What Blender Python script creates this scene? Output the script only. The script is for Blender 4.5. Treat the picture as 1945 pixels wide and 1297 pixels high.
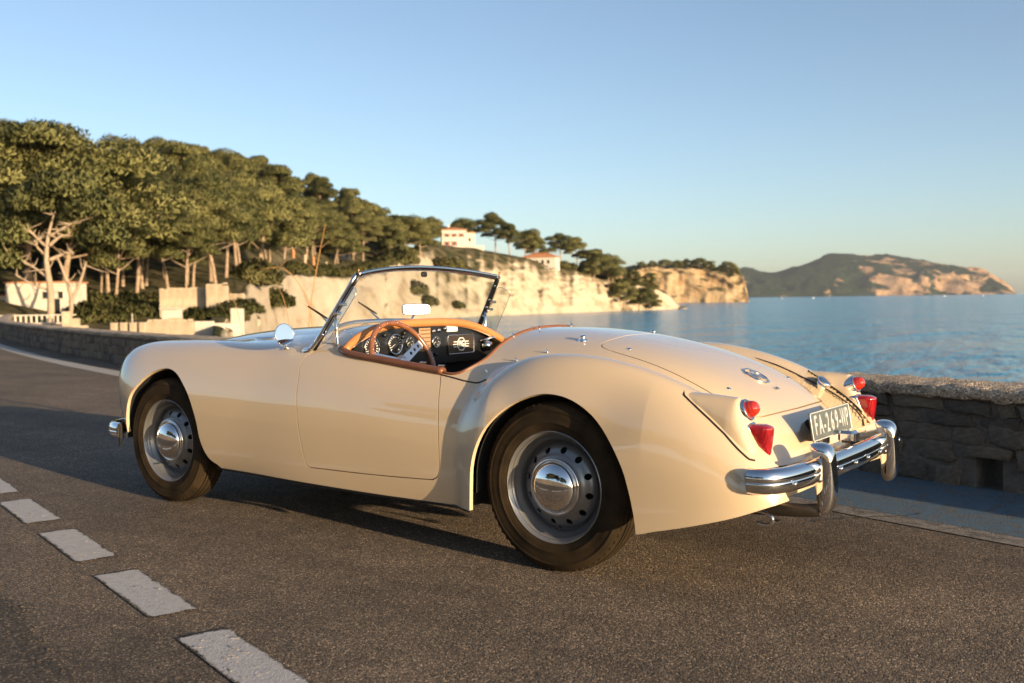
import bpy, bmesh, math, random
import numpy as np
from mathutils import Vector, Matrix
R = math.radians
scene = bpy.context.scene
for o in list(bpy.data.objects): bpy.data.objects.remove(o, do_unlink=True)

# ================================================================= camera
CAM = np.array([2.0714, -3.7501, 1.0177]); YAW, PITCH, ROLL, FPX = R(-36.261), R(-2.3845), R(-0.7529), 1906.71
def cam_axes():
    cy, sy, cp, sp = math.cos(YAW), math.sin(YAW), math.cos(PITCH), math.sin(PITCH)
    f = np.array([sy*cp, cy*cp, sp]); r = np.array([cy, -sy, 0]); u = np.cross(r, f)
    cr, sr = math.cos(ROLL), math.sin(ROLL)
    return r*cr+u*sr, -r*sr+u*cr, f
c_r, c_u, c_f = cam_axes()
cam_data = bpy.data.cameras.new('camera'); cam = bpy.data.objects.new('camera', cam_data)
scene.collection.objects.link(cam); scene.camera = cam
M = Matrix(((c_r[0], c_u[0], -c_f[0], CAM[0]), (c_r[1], c_u[1], -c_f[1], CAM[1]), (c_r[2], c_u[2], -c_f[2], CAM[2]), (0, 0, 0, 1)))
cam.matrix_world = M
cam_data.sensor_width = 36; cam_data.lens = 36*FPX/1945
cam_data.clip_start = .05; cam_data.clip_end = 60000
cam_data.dof.use_dof = True; cam_data.dof.focus_distance = 4.0; cam_data.dof.aperture_fstop = 3.5

# ================================================================= sky and sun
SUN_AZ = R(9.2)      # light runs along -x (the car's nose) and a little to +y
SUN_EL = R(8.3)
world = bpy.data.worlds.new('World'); scene.world = world; world.use_nodes = True
wn = world.node_tree; bg = wn.nodes['Background']
sky = wn.nodes.new('ShaderNodeTexSky'); sky.sky_type = 'NISHITA'; sky.sun_disc = False
sun_dir = Vector((math.cos(SUN_AZ)*math.cos(SUN_EL), -math.sin(SUN_AZ)*math.cos(SUN_EL), math.sin(SUN_EL)))  # towards the sun
sky.sun_elevation = SUN_EL; sky.sun_rotation = math.atan2(sun_dir.x, sun_dir.y)
sky.air_density = .75; sky.dust_density = 1.0; sky.ozone_density = 1.5; sky.altitude = 0
hs = wn.nodes.new('ShaderNodeHueSaturation'); hs.inputs['Saturation'].default_value = .93; hs.inputs['Value'].default_value = .96; wn.links.new(sky.outputs[0], hs.inputs['Color']); wn.links.new(hs.outputs[0], bg.inputs[0]); bg.inputs[1].default_value = 0.104
sd = bpy.data.lights.new('sun', 'SUN'); sd.energy = 4.3; sd.angle = R(.5); sd.color = (1, .76, .47)
sun = bpy.data.objects.new('sun', sd); scene.collection.objects.link(sun)
sun.rotation_euler = sun_dir.to_track_quat('Z', 'Y').to_euler(); sun.location = (20, -5, 20)
scene.view_settings.view_transform = 'Standard'; scene.view_settings.look = 'None'
scene.view_settings.exposure = 1.24; scene.view_settings.gamma = 1; scene.view_settings.use_curve_mapping = False

# ================================================================= helpers
rnd = random.Random(7); nr = np.random.default_rng(7)
def link(o): scene.collection.objects.link(o); return o
def tag(o, label=None, cat=None, group=None, kind=None):
    if label: o['label'] = label
    if cat: o['category'] = cat
    if group: o['group'] = group
    if kind: o['kind'] = kind
    return o
def empty(name, loc=(0, 0, 0), rz=0):
    o = bpy.data.objects.new(name, None); link(o); o.location = loc; o.rotation_euler = (0, 0, rz); o.empty_display_size = .2
    return o
class MB:
    """collects shapes, builds one mesh"""
    def __init__(s): s.V = []; s.F = []; s.n = 0; s.S = []
    def add(s, V, F, smooth=True):
        V = np.asarray(V, float).reshape(-1, 3); s.V.append(V)
        for f in F: s.F.append([i+s.n for i in f]); s.S.append(smooth)
        s.n += len(V); return s
    def box(s, c, d, rot=None, bevel=0.0):
        c = np.array(c, float); h = np.array(d, float)/2; b = min(bevel, h.min()*.9)
        if b <= 0:
            V = np.array([[i, j, k] for i in (-1, 1) for j in (-1, 1) for k in (-1, 1)])*h
            F = [(0,1,3,2),(4,6,7,5),(0,4,5,1),(2,3,7,6),(0,2,6,4),(1,5,7,3)]
        else:
            V = []; idx = {}
            for i in (-1, 1):
                for j in (-1, 1):
                    for k in (-1, 1):
                        for a in range(3):
                            q = np.array([i, j, k])*(h-b); q[a] += (i, j, k)[a]*b
                            idx[(i,j,k,a)] = len(V); V.append(q)
            V = np.array(V); F = []
            for a in range(3):
                b1, b2 = (a+1) % 3, (a+2) % 3
                for sg in (-1, 1):
                    f = []
                    for u, v in ((-1,-1),(1,-1),(1,1),(-1,1)):
                        t = [0,0,0]; t[a] = sg; t[b1] = u; t[b2] = v; f.append(idx[(*t, a)])
                    F.append(f if sg > 0 else f[::-1])
                for u in (-1, 1):
                    for v in (-1, 1):
                        t0 = [0,0,0]; t0[a] = -1; t0[b1] = u; t0[b2] = v; t1 = list(t0); t1[a] = 1
                        f = [idx[(*t0, b1)], idx[(*t1, b1)], idx[(*t1, b2)], idx[(*t0, b2)]]
                        F.append(f if u*v < 0 else f[::-1])
            for i in (-1, 1):
                for j in (-1, 1):
                    for k in (-1, 1):
                        f = [idx[(i,j,k,0)], idx[(i,j,k,1)], idx[(i,j,k,2)]]; F.append(f if i*j*k > 0 else f[::-1])
        if rot is not None: V = V@np.array(rot).T
        return s.add(V+c, F, False)
    def tube(s, P, r, n=10, closed=False, caps=True, flat=None, up=None):
        P = np.asarray(P, float); m = len(P); r = np.broadcast_to(np.asarray(r, float), (m,))
        T = np.gradient(P, axis=0) if not closed else np.roll(P, -1, 0)-np.roll(P, 1, 0)
        T /= np.linalg.norm(T, axis=1, keepdims=True)+1e-12
        if up is None:
            up = np.array([0, 0, 1.]) if abs(T[0][2]) < .9 else np.array([1., 0, 0])
        V = []; a = np.arange(n)*2*np.pi/n; prev = np.array(up, float)
        fa, fb = flat if flat else (1, 1)
        for i in range(m):
            A = prev-T[i]*(prev@T[i]); A /= np.linalg.norm(A)+1e-12; B = np.cross(T[i], A); prev = A
            V.append(P[i]+r[i]*(np.cos(a)[:, None]*A*fa+np.sin(a)[:, None]*B*fb))
        V = np.concatenate(V); F = []
        for i in range(m if closed else m-1):
            j = (i+1) % m
            for k in range(n):
                l = (k+1) % n; F.append((i*n+k, i*n+l, j*n+l, j*n+k))
        if caps and not closed: F.append(tuple(range(n))[::-1]); F.append(tuple(range((m-1)*n, m*n)))
        return s.add(V, F)
    def lathe(s, prof, axis_o, axis_d, n=48, up=(0, 0, 1), close=False, arc=None):
        """prof: (radius, offset along the axis)"""
        o = np.array(axis_o, float); d = np.array(axis_d, float); d /= np.linalg.norm(d)
        u = np.array(up, float); u -= d*(u@d); u /= np.linalg.norm(u); w = np.cross(d, u)
        a = np.arange(n)*2*np.pi/n; V = []; F = []; m = len(prof)
        for r, h in prof: V.append(o+d*h+r*(np.cos(a)[:, None]*u+np.sin(a)[:, None]*w))
        for i in range(m-1 if not close else m):
            j = (i+1) % m
            for k in range(n):
                l = (k+1) % n; F.append((i*n+k, j*n+k, j*n+l, i*n+l))
        return s.add(np.concatenate(V), F)
    def prism(s, poly, o, ux, uy, uz, depth, bevel=0.0, smooth=False):
        """closed 2-D polygon (counter-clockwise) in the ux,uy plane extruded along uz"""
        o, ux, uy, uz = [np.array(q, float) for q in (o, ux, uy, uz)]; poly = np.array(poly, float); n = len(poly)
        c = poly.mean(0)
        def ring(p, h): return o+p[:, :1]*ux+p[:, 1:]*uy+h*uz
        rings = [ring(poly, 0)]
        if bevel > 0:
            e = np.roll(poly, -1, 0)-np.roll(poly, 1, 0); nn = np.stack([-e[:, 1], e[:, 0]], 1); nn /= np.linalg.norm(nn, axis=1, keepdims=True)+1e-9
            rings += [ring(poly, depth-bevel), ring(poly+nn*bevel*.3, depth-bevel*.3), ring(poly+nn*bevel, depth)]
        else: rings.append(ring(poly, depth))
        V = np.concatenate(rings); F = [tuple(range(n))[::-1]]
        for i in range(len(rings)-1):
            for k in range(n): l = (k+1) % n; F.append((i*n+k, i*n+l, (i+1)*n+l, (i+1)*n+k))
        F.append(tuple(range((len(rings)-1)*n, len(rings)*n)))
        return s.add(V, F, smooth)
    def build(s, name, mat=None, parent=None, mats=None, auto=None):
        me = bpy.data.meshes.new(name); V = np.concatenate(s.V) if s.V else np.zeros((0, 3))
        me.from_pydata(V.tolist(), [], s.F); me.update()
        me.polygons.foreach_set('use_smooth', np.array(s.S, bool))
        if auto is not None: me.set_sharp_from_angle(angle=R(auto))
        if mat: me.materials.append(mat)
        o = bpy.data.objects.new(name, me); link(o)
        if parent: o.parent = parent
        return o
def raw(name, V, F, mat=None, parent=None, smooth=True, normals=None):
    me = bpy.data.meshes.new(name); V = np.asarray(V, np.float32); F = np.asarray(F, np.int32)
    k = F.shape[1]
    me.vertices.add(len(V)); me.vertices.foreach_set('co', V.ravel())
    me.loops.add(F.size); me.loops.foreach_set('vertex_index', F.ravel())
    me.polygons.add(len(F)); me.polygons.foreach_set('loop_start', np.arange(0, F.size, k, dtype=np.int32))
    try: me.polygons.foreach_set('loop_total', np.full(len(F), k, np.int32))
    except Exception: pass
    me.polygons.foreach_set('use_smooth', np.full(len(F), smooth, bool))
    me.update(calc_edges=True); me.validate()
    if normals is not None: me.normals_split_custom_set_from_vertices(np.asarray(normals, float).tolist())
    if mat: me.materials.append(mat)
    o = bpy.data.objects.new(name, me); link(o)
    if parent: o.parent = parent
    return o
def copy_tree(o, parent=None):
    c = o.copy(); link(c); c.parent = parent
    for ch in o.children: copy_tree(ch, c)
    return c
# ----------------------------------------------------------------- materials
def mat(name, col=(.5, .5, .5), rough=.5, metal=0., coat=0., spec=None, **kw):
    m = bpy.data.materials.new(name); m.use_nodes = True; b = m.node_tree.nodes['Principled BSDF']
    b.inputs['Base Color'].default_value = (*col, 1); b.inputs['Roughness'].default_value = rough; b.inputs['Metallic'].default_value = metal
    b.inputs['Coat Weight'].default_value = coat; b.inputs['Coat Roughness'].default_value = kw.get('coat_rough', .03)
    if spec is not None: b.inputs['Specular IOR Level'].default_value = spec
    for k, v in kw.items():
        if k in b.inputs: b.inputs[k].default_value = v
    return m
def nodes(m): t = m.node_tree; return t, t.nodes['Principled BSDF'], t.links.new
def noise(t, scale, detail=4, rough=.55, coord='Object', vec=None, dist=0.):
    n = t.nodes.new('ShaderNodeTexNoise'); n.inputs['Scale'].default_value = scale; n.inputs['Detail'].default_value = detail
    n.inputs['Roughness'].default_value = rough; n.inputs['Distortion'].default_value = dist
    if vec is None:
        c = t.nodes.new('ShaderNodeTexCoord'); vec = c.outputs[coord]
    t.links.new(vec, n.inputs['Vector']); return n
def ramp(t, src, stops):
    r = t.nodes.new('ShaderNodeValToRGB'); e = r.color_ramp.elements
    while len(e) < len(stops): e.new(.5)
    for el, (p_, c) in zip(e, stops):
        el.position = p_; el.color = (*c, 1) if len(c) == 3 else c
    t.links.new(src, r.inputs[0]); return r
def bump(t, b, src, strength=.3, dist=.01):
    n = t.nodes.new('ShaderNodeBump'); n.inputs['Strength'].default_value = strength; n.inputs['Distance'].default_value = dist
    t.links.new(src, n.inputs['Height']); t.links.new(n.outputs[0], b.inputs['Normal']); return n
def mix(t, fac, a, b, mode='MIX'):
    m = t.nodes.new('ShaderNodeMix'); m.data_type = 'RGBA'; m.blend_type = mode
    for s_, v in ((0, fac), (6, a), (7, b)):
        if hasattr(v, 'is_linked') or hasattr(v, 'links'): t.links.new(v, m.inputs[s_])
        elif s_ == 0: m.inputs[0].default_value = v
        else: m.inputs[s_].default_value = (*v, 1)
    return m.outputs[2]
def noisy(name, c1, c2, scale, rough=.8, bumps=.3, bdist=.01, detail=6, bscale=None, **kw):
    m = mat(name, c1, rough, **kw); t, b, L = nodes(m)
    n = noise(t, scale, detail); r = ramp(t, n.outputs[0], [(.3, c1), (.7, c2)]); L(r.outputs[0], b.inputs['Base Color'])
    if bumps:
        n2 = noise(t, bscale or scale*2, detail); bump(t, b, n2.outputs[0], bumps, bdist)
    return m
import numpy as np
# ---------------------------------------------------------------- car body as a smooth implicit surface
def pchip(xs, ys):
    xs=np.array(xs,float); ys=np.array(ys,float); h=np.diff(xs); d=np.diff(ys)/h
    m=np.zeros(len(xs)); m[0]=d[0]; m[-1]=d[-1]
    for i in range(1,len(xs)-1):
        if d[i-1]*d[i]>0:
            w1=2*h[i]+h[i-1]; w2=h[i]+2*h[i-1]; m[i]=(w1+w2)/(w1/d[i-1]+w2/d[i])
    def f(x):
        x=np.clip(np.asarray(x,float),xs[0],xs[-1]); i=np.clip(np.searchsorted(xs,x)-1,0,len(h)-1)
        t=(x-xs[i])/h[i]
        return ys[i]*(1+2*t)*(1-t)**2+h[i]*m[i]*t*(1-t)**2+ys[i+1]*t*t*(3-2*t)+h[i]*m[i+1]*t*t*(t-1)
    return f
def spl(xs, ys):
    # natural cubic spline
    xs=np.array(xs,float); ys=np.array(ys,float); n=len(xs); h=np.diff(xs)
    A=np.eye(n); b=np.zeros(n)
    for i in range(1,n-1):
        A[i,i-1]=h[i-1]; A[i,i]=2*(h[i-1]+h[i]); A[i,i+1]=h[i]
        b[i]=3*((ys[i+1]-ys[i])/h[i]-(ys[i]-ys[i-1])/h[i-1])
    c=np.linalg.solve(A,b)
    def f(x):
        x=np.clip(np.asarray(x,float),xs[0],xs[-1]); i=np.clip(np.searchsorted(xs,x)-1,0,n-2)
        d=(c[i+1]-c[i])/(3*h[i]); bb=(ys[i+1]-ys[i])/h[i]-h[i]*(2*c[i]+c[i+1])/3
        t=x-xs[i]; return ys[i]+bb*t+c[i]*t*t+d*t**3
    return f
Zc=spl([-3.1,-2.9,-2.65,-2.35,-2.0,-1.6,-1.2,-.8,-.38],[.70,.755,.812,.858,.886,.902,.906,.902,.894])
Wm=spl([-3.1,-2.8,-2.4,-2.0,-1.5,-1.0,-.5,0,.4,.8],[.46,.52,.57,.63,.69,.695,.685,.675,.655,.615])
Km=pchip([-3.1,-2.4,-1.8,-1.3,-1.05,-.55,-.2,.1,.35,.8],[2.5,2.5,2.7,3.2,3.1,2.35,2.45,2.8,3.3,4.8])
Zw=spl([-3.1,-2.6,-2.3,-2.0,-1.7,-1.4,-1.1,-.8,-.5,-.3,-.1,.3],[.815,.824,.830,.827,.820,.810,.795,.775,.750,.722,.67,.5])
Ww=spl([-3.1,-2.8,-2.4,-2.0,-1.5,-1.0,-.5,-.2,.3],[.690,.708,.716,.716,.713,.708,.698,.675,.60])
def pw(a,k): return np.power(np.maximum(a,0)+1e-12,k)
def smin(a,b,k):
    h=np.maximum(k-np.abs(a-b),0)/k
    return np.minimum(a,b)-h*h*k*.25
def F(x,y,z):
    Y=np.abs(y)
    # central tub: long ellipse tail, bonnet forward
    xt=np.maximum(x+.38,0)/1.185; z0=.33
    xn=np.maximum(-2.45-x,0)/.53
    zz=np.where(z>z0,(z-z0)/(Zc(x)-z0),(z0-z)/.42)
    k=Km(x)
    rho=np.sqrt(zz**2+xt**2)
    fm=(pw(rho,k)+pw(Y/Wm(x),k)+pw(xn,3.))
    fm=(pw(fm,1/k)-1)*.55
    # front wing / door pontoon
    zw0=.43; yw=.475; a=np.where(Y>yw,(Y-yw)/(Ww(x)-yw),(yw-Y)/.21)
    zz=np.where(z>zw0,(z-zw0)/(Zw(x)-zw0),(zw0-z)/.36)
    xn=np.maximum(-2.47-x+.36*np.maximum(.70-z,-.08),0)/.53
    kw=2.5
    xe=np.maximum(x+.55,0)/.75
    fw=(pw(pw(pw(a,kw)+pw(zz,kw)+pw(xn,3.6)+pw(xe,3.),1/kw),1)-1)*.27
    # rear fender dome
    zf0=.31; dx=x-.0
    up=np.where(z>zf0,(z-zf0)/.50,(zf0-z)/.75)
    sx=np.where(dx<0,pw(-dx/.475,2.5),pw(dx/.865,1.75))
    tb=np.clip((.25-dx)/.5,0,1); tb=tb*tb*(3-2*tb)
    su=pw(up,2.0+.5*tb); side=sx+su
    yf=.56; wo=.184-.02*np.clip(x-.1,0,1)**2
    b=np.where(Y>yf,(Y-yf)/wo,(yf-Y)/.15)
    kf=2.3; rho=pw(side,1/2.2); fr=np.where(dx>0,sx/(side+1e-9),0); fr=fr*np.clip(dx/.4,0,1)
    ff_=np.where(dx<0,sx/(side+1e-9),0)*np.clip(-dx/.28,0,1); kp=kf+5.0*fr*fr*(3-2*fr)+4.2*ff_*ff_*(3-2*ff_)
    ff=(pw(pw(rho,kp)+pw(b,kf),1/kf)-1)*.22
    f=smin(fm,fw,.055)
    f=smin(f,ff,.04)
    return f
def raycast(O,D,t0,t1,it=42):
    a=np.full(D.shape[:-1],t0); b=np.full(D.shape[:-1],t1)
    for _ in range(it):
        m=(a+b)/2; P=O+D*m[...,None]; s=F(P[...,0],P[...,1],P[...,2])<0
        a=np.where(s,m,a); b=np.where(s,b,m)
    return O+D*((a+b)/2)[...,None]
def grad(P,h=8e-4):
    g=np.zeros_like(P)
    for i in range(3):
        e=np.zeros(3); e[i]=h; A=P+e; B=P-e
        g[...,i]=F(A[...,0],A[...,1],A[...,2])-F(B[...,0],B[...,1],B[...,2])
    return g/np.linalg.norm(g,axis=-1,keepdims=True)
def body_grid(nx=330,nc=34,nt=261):
    xs=np.linspace(-2.55,.52,nx)
    # end caps: ray fan
    ph=np.linspace(0,np.pi/2,nc+1)[1:]
    tt=np.linspace(0,1,4001); den=1+2.2*(np.exp(-((tt-.31)/.055)**2)+np.exp(-((tt-.69)/.055)**2)); cd=np.cumsum(den); cd=(cd-cd[0])/(cd[-1]-cd[0]); th=np.interp(np.linspace(0,1,nt),cd,tt)*np.radians(244)-np.radians(32)   # from right sill over the top to left sill
    O=[];Dx=[];Dr=[]
    for p_ in ph[::-1]: O.append(-2.55);Dx.append(-np.sin(p_));Dr.append(np.cos(p_))
    for x in xs: O.append(x);Dx.append(0);Dr.append(1)
    for p_ in ph: O.append(.52);Dx.append(np.sin(p_));Dr.append(np.cos(p_))
    O=np.array(O);Dx=np.array(Dx);Dr=np.array(Dr)
    D=np.stack([Dx[:,None]+0*th,Dr[:,None]*np.cos(th),Dr[:,None]*np.sin(th)],-1)
    Oo=np.zeros_like(D); Oo[...,0]=O[:,None]; Oo[...,2]=.36
    P=raycast(Oo,D,.02,1.4)
    return P
# ================================================================= clipping of triangle sheets
def sd_poly(px, py, poly):
    poly = np.asarray(poly, float); d = np.full(px.shape, 1e9); ins = np.zeros(px.shape, bool)
    A = poly; B = np.roll(poly, -1, 0)
    for (ax, ay), (bx, by) in zip(A, B):
        ex, ey = bx-ax, by-ay; wx, wy = px-ax, py-ay
        t = np.clip((wx*ex+wy*ey)/(ex*ex+ey*ey+1e-15), 0, 1)
        d = np.minimum(d, (wx-ex*t)**2+(wy-ey*t)**2)
        c = ((ay > py) != (by > py)) & (px < (bx-ax)*(py-ay)/(by-ay+1e-15)+ax); ins ^= c
    d = np.sqrt(d); return np.where(ins, -d, d)
def smooth_poly(pts, r=3, n=2):
    """rounds a closed polygon by corner cutting"""
    P = np.array(pts, float)
    for _ in range(n):
        Q = np.roll(P, -1, 0); P = np.stack([P*.75+Q*.25, P*.25+Q*.75], 1).reshape(-1, 2)
    return P
def clip(V, N, T, f):
    """keeps the part of the sheet with f >= 0"""
    ins = f >= 0; c = ins[T].sum(1); keep = T[c == 3]; out = [keep]; newV = []; newN = []; base = len(V)
    mixd = T[(c == 1) | (c == 2)]
    if len(mixd):
        a = ins[mixd]; one = a.sum(1) == 1
        # rotate so that the odd vertex comes first
        odd = np.where(one[:, None], a, ~a); k = odd.argmax(1); idx = (k[:, None]+np.arange(3)) % 3
        t = np.take_along_axis(mixd, idx, 1)
        e = np.concatenate([t[:, [0, 1]], t[:, [0, 2]]]); es = np.sort(e, 1)
        u, inv = np.unique(es, axis=0, return_inverse=True); inv = inv.reshape(-1)
        w = f[u[:, 0]]/(f[u[:, 0]]-f[u[:, 1]]+1e-18); w = np.clip(w, 0, 1)[:, None]
        newV = V[u[:, 0]]*(1-w)+V[u[:, 1]]*w; newN = N[u[:, 0]]*(1-w)+N[u[:, 1]]*w
        newN /= np.linalg.norm(newN, axis=1, keepdims=True)+1e-12
        m = len(t); p01 = inv[:m]+base; p02 = inv[m:]+base
        o = one
        out.append(np.stack([t[o, 0], p01[o], p02[o]], 1))
        q = ~o
        out.append(np.stack([p01[q], t[q, 1], t[q, 2]], 1)); out.append(np.stack([p01[q], t[q, 2], p02[q]], 1))
        V = np.concatenate([V, newV]); N = np.concatenate([N, newN])
    T = np.concatenate(out)
    used = np.unique(T); mp = np.full(len(V), -1); mp[used] = np.arange(len(used))
    return V[used], N[used], mp[T]
def flange(V, N, T, depth=.010, skip=None):
    """turns free edges inward so that a panel shows a thickness"""
    e = np.concatenate([T[:, [0, 1]], T[:, [1, 2]], T[:, [2, 0]]]); es = np.sort(e, 1)
    u, i, c = np.unique(es, axis=0, return_index=True, return_counts=True); b = e[i[c == 1]]
    ln = np.linalg.norm(V[b[:, 0]]-V[b[:, 1]], axis=1); b = b[ln > 1e-6]
    if skip is not None: b = b[~(skip(V[b[:, 0]]) & skip(V[b[:, 1]]))]
    A, B = V[b[:, 0]], V[b[:, 1]]; NA, NB = N[b[:, 0]], N[b[:, 1]]
    d = B-A; nn = np.cross(d, (NA+NB)/2); nn /= np.linalg.norm(nn, axis=1, keepdims=True)+1e-12
    n0 = len(V); m = len(b); A2, B2 = A-NA*depth, B-NB*depth
    V2 = np.concatenate([V, A, B, B2, A2]); N2 = np.concatenate([N, nn, nn, nn, nn])
    r = np.arange(m); a, bb, c2, dd = n0+r, n0+m+r, n0+2*m+r, n0+3*m+r
    return V2, N2, np.concatenate([T, np.stack([a, dd, c2], 1), np.stack([a, c2, bb], 1)])

# ================================================================= the car
def surf_z(x, y):
    x = np.asarray(x, float); y = np.asarray(y, float); lo = np.full(x.shape, 1.15); hi = lo.copy(); found = np.zeros(x.shape, bool)
    for z in np.arange(1.12, .2, -.01):
        s = F(x, y, np.full(x.shape, z)) < 0; new = s & ~found; lo = np.where(new, z, lo); hi = np.where(new, z+.01, hi); found |= s
    for _ in range(20):
        m = (lo+hi)/2; s = F(x, y, m) < 0; lo = np.where(s, m, lo); hi = np.where(s, hi, m)
    return lo
def surf_y(x, z, side=-1):
    x = np.asarray(x, float); z = np.asarray(z, float); lo = np.full(x.shape, .3); hi = np.full(x.shape, .9)
    for _ in range(30):
        m = (lo+hi)/2; s = F(x, m, z) < 0; lo = np.where(s, m, lo); hi = np.where(s, hi, m)
    return side*lo
def on_top(pts):
    pts = np.array(pts, float); z = surf_z(pts[:, 0], pts[:, 1]); return np.column_stack([pts, z])
def resample(P, n, closed=False):
    P = np.array(P, float)
    if closed: P = np.vstack([P, P[:1]])
    s = np.r_[0, np.cumsum(np.linalg.norm(np.diff(P, axis=0), axis=1))]
    t = np.linspace(0, s[-1], n+1 if closed else n); t = t[:-1] if closed else t
    return np.column_stack([np.interp(t, s, P[:, i]) for i in range(P.shape[1])])
def catmull(P, n=8, closed=False):
    P = np.array(P, float); m = len(P); out = []
    for i in range(m if closed else m-1):
        g = lambda k: P[(k) % m] if closed else P[min(max(k, 0), m-1)]
        a, b, c, d = g(i-1), g(i), g(i+1), g(i+2)
        for t in np.arange(n)/n:
            out.append(.5*((2*b)+(-a+c)*t+(2*a-5*b+4*c-d)*t*t+(-a+3*b-3*c+d)*t**3))
    if not closed: out.append(P[-1])
    return np.array(out)

paint = mat('cream_paint', (.615, .468, .303), .26, coat=1.0, coat_rough=.015, spec=.5, **{'Coat IOR': 1.85})
chrome = mat('chrome', (.82, .81, .80), .035, 1.0)
rubber = noisy('tyre_rubber', (.016, .011, .006), (.044, .029, .015), 9, .85, .3, .003, bscale=60, spec=.12)
black = mat('black_underside', (.012, .012, .012), .75)
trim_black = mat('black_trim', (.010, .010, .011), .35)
seal = mat('dark_gap', (.02, .016, .012), .8)
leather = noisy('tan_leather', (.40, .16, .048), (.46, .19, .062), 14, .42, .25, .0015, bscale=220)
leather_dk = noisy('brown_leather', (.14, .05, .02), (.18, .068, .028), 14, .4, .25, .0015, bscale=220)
silver = mat('silver_wheel_paint', (.25, .245, .24), .30, .65, coat=.3)
alloy = mat('brushed_alloy', (.75, .75, .75), .28, 1.0)

car = empty('sports_car', (0, 0, 0))
tag(car, 'cream open two-seat vintage sports car parked on the road beside the sea wall', 'car')

REAR_ARCH = np.array([(-.356,.20),(-.352,.30),(-.346,.375),(-.323,.45),(-.276,.529),(-.201,.602),(-.122,.645),(-.021,.669),(.085,.656),(.185,.605),(.262,.531),(.323,.44),(.356,.347),(.378,.243),(.384,.15)])
FRONT_ARCH = np.array([(-2.75,.20),(-2.735,.33),(-2.712,.427),(-2.663,.533),(-2.586,.604),(-2.484,.666),(-2.37,.692),(-2.277,.673),(-2.199,.619),(-2.136,.55),(-2.084,.448),(-2.055,.345),(-2.008,.265),(-1.93,.222),(-1.88,.15)])
def arch_poly(A):
    P = catmull(A, 6); return np.vstack([P, [[P[-1, 0], -.3], [P[0, 0], -.3]]])
RA, FA = arch_poly(REAR_ARCH), arch_poly(FRONT_ARCH)
DOOR = catmull(np.array([(-1.34,.835),(-1.362,.797),(-1.392,.757),(-1.373,.666),(-1.356,.552),(-1.337,.437),(-1.312,.344),(-1.297,.298),(-1.28,.287)]), 6)
DOOR = np.vstack([DOOR, catmull(np.array([(-1.25,.286),(-.9,.288),(-.60,.296),(-.565,.300),(-.542,.315),(-.532,.35),(-.532,.43),(-.540,.538),(-.563,.66),(-.588,.713),(-.60,.76),(-.60,.83)]), 6)])
CP = catmull(np.array([(-1.215,0),(-1.213,.2),(-1.20,.38),(-1.185,.50),(-1.165,.575),(-1.11,.602),(-.95,.604),(-.7,.606),(-.56,.604),(-.49,.575),(-.462,.50),(-.46,.38),(-.458,.2),(-.456,0)]), 5)
COCKPIT = np.vstack([CP, (CP*[1, -1])[::-1][1:-1]])
BT = catmull(np.array([(-.003,0),(-.004,.10),(-.003,.19),(-.008,.27),(0,.323),(.034,.347),(.096,.361),(.213,.371),(.35,.383),(.45,.391),(.53,.39),(.60,.375),(.64,.354),(.662,.313),(.673,.20),(.676,0)]), 5)
BOOT = np.vstack([BT, (BT*[1, -1])[::-1][1:-1]])
BN = catmull(np.array([(-2.80,0),(-2.78,.14),(-2.70,.21),(-2.5,.255),(-2.1,.32),(-1.75,.365),(-1.58,.375),(-1.53,.34),(-1.515,.2),(-1.51,0)]), 5)
BONNET = np.vstack([BN, (BN*[1, -1])[::-1][1:-1]])
zlow = pchip([-3.1,-2.75,-2.0,-1.9,-1.28,-.8,-.36,.38,.45,.526,.718,.863,1.0],[.36,.34,.222,.222,.212,.204,.202,.205,.222,.240,.293,.345,.38])

P = body_grid(440, 64, 421)
nu, nv, _ = P.shape
V = P.reshape(-1, 3); N = grad(V)
i0 = (np.arange(nu-1)[:, None]*nv+np.arange(nv-1)).ravel()
q = np.stack([i0, i0+1, i0+nv+1, i0+nv], 1)
T = np.concatenate([q[:, [0, 1, 2]], q[:, [0, 2, 3]]])
# consistent winding with the outward normal
tn = np.cross(V[T[:, 1]]-V[T[:, 0]], V[T[:, 2]]-V[T[:, 0]])
fl = (tn*N[T[:, 0]]).sum(1) < 0; T[fl] = T[fl][:, ::-1]
ar = np.linalg.norm(tn, axis=1); T = T[ar > 1e-11]
def field(fn, mesh): v = mesh[0]; return fn(v[:, 0], v[:, 1], v[:, 2])
def cut(mesh, fn): return clip(*mesh, field(fn, mesh))
f_low = lambda x, y, z: z-zlow(x)
f_ra = lambda x, y, z: np.where(np.abs(y) > .42, sd_poly(x, z, RA), .5)
f_fa = lambda x, y, z: np.where(np.abs(y) > .40, sd_poly(x, z, FA), .5)
f_cp = lambda x, y, z: np.where(z > .6, sd_poly(x, y, COCKPIT), .5)
f_door = lambda x, y, z: np.maximum(sd_poly(x, z, DOOR), .535-np.abs(y))
f_boot = lambda x, y, z: np.where(z > .5, sd_poly(x, y, BOOT), .5)
f_bon = lambda x, y, z: np.where(z > .6, sd_poly(x, y, BONNET), .5)
GRILLE = np.array([(math.cos(a)*(.20 if math.sin(a) > -.2 else .17), .535+math.sin(a)*.17) for a in np.linspace(0, 2*np.pi, 40, endpoint=False)])
f_gr = lambda x, y, z: np.where(x < -2.7, sd_poly(y, z, GRILLE), .5)
base = (V, N, T)
for fn in (f_low, f_ra, f_fa, f_cp, f_gr): base = cut(base, fn)
g = .0022
neg = lambda fn, g: (lambda x, y, z: -fn(x, y, z)-g)
pos = lambda fn, g: (lambda x, y, z: fn(x, y, z)-g)
boot = cut(base, neg(f_boot, g)); door = cut(base, neg(f_door, g)); bon = cut(base, neg(f_bon, g))
shell = base
for fn in (f_boot, f_door, f_bon): shell = cut(shell, pos(fn, g))
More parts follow.
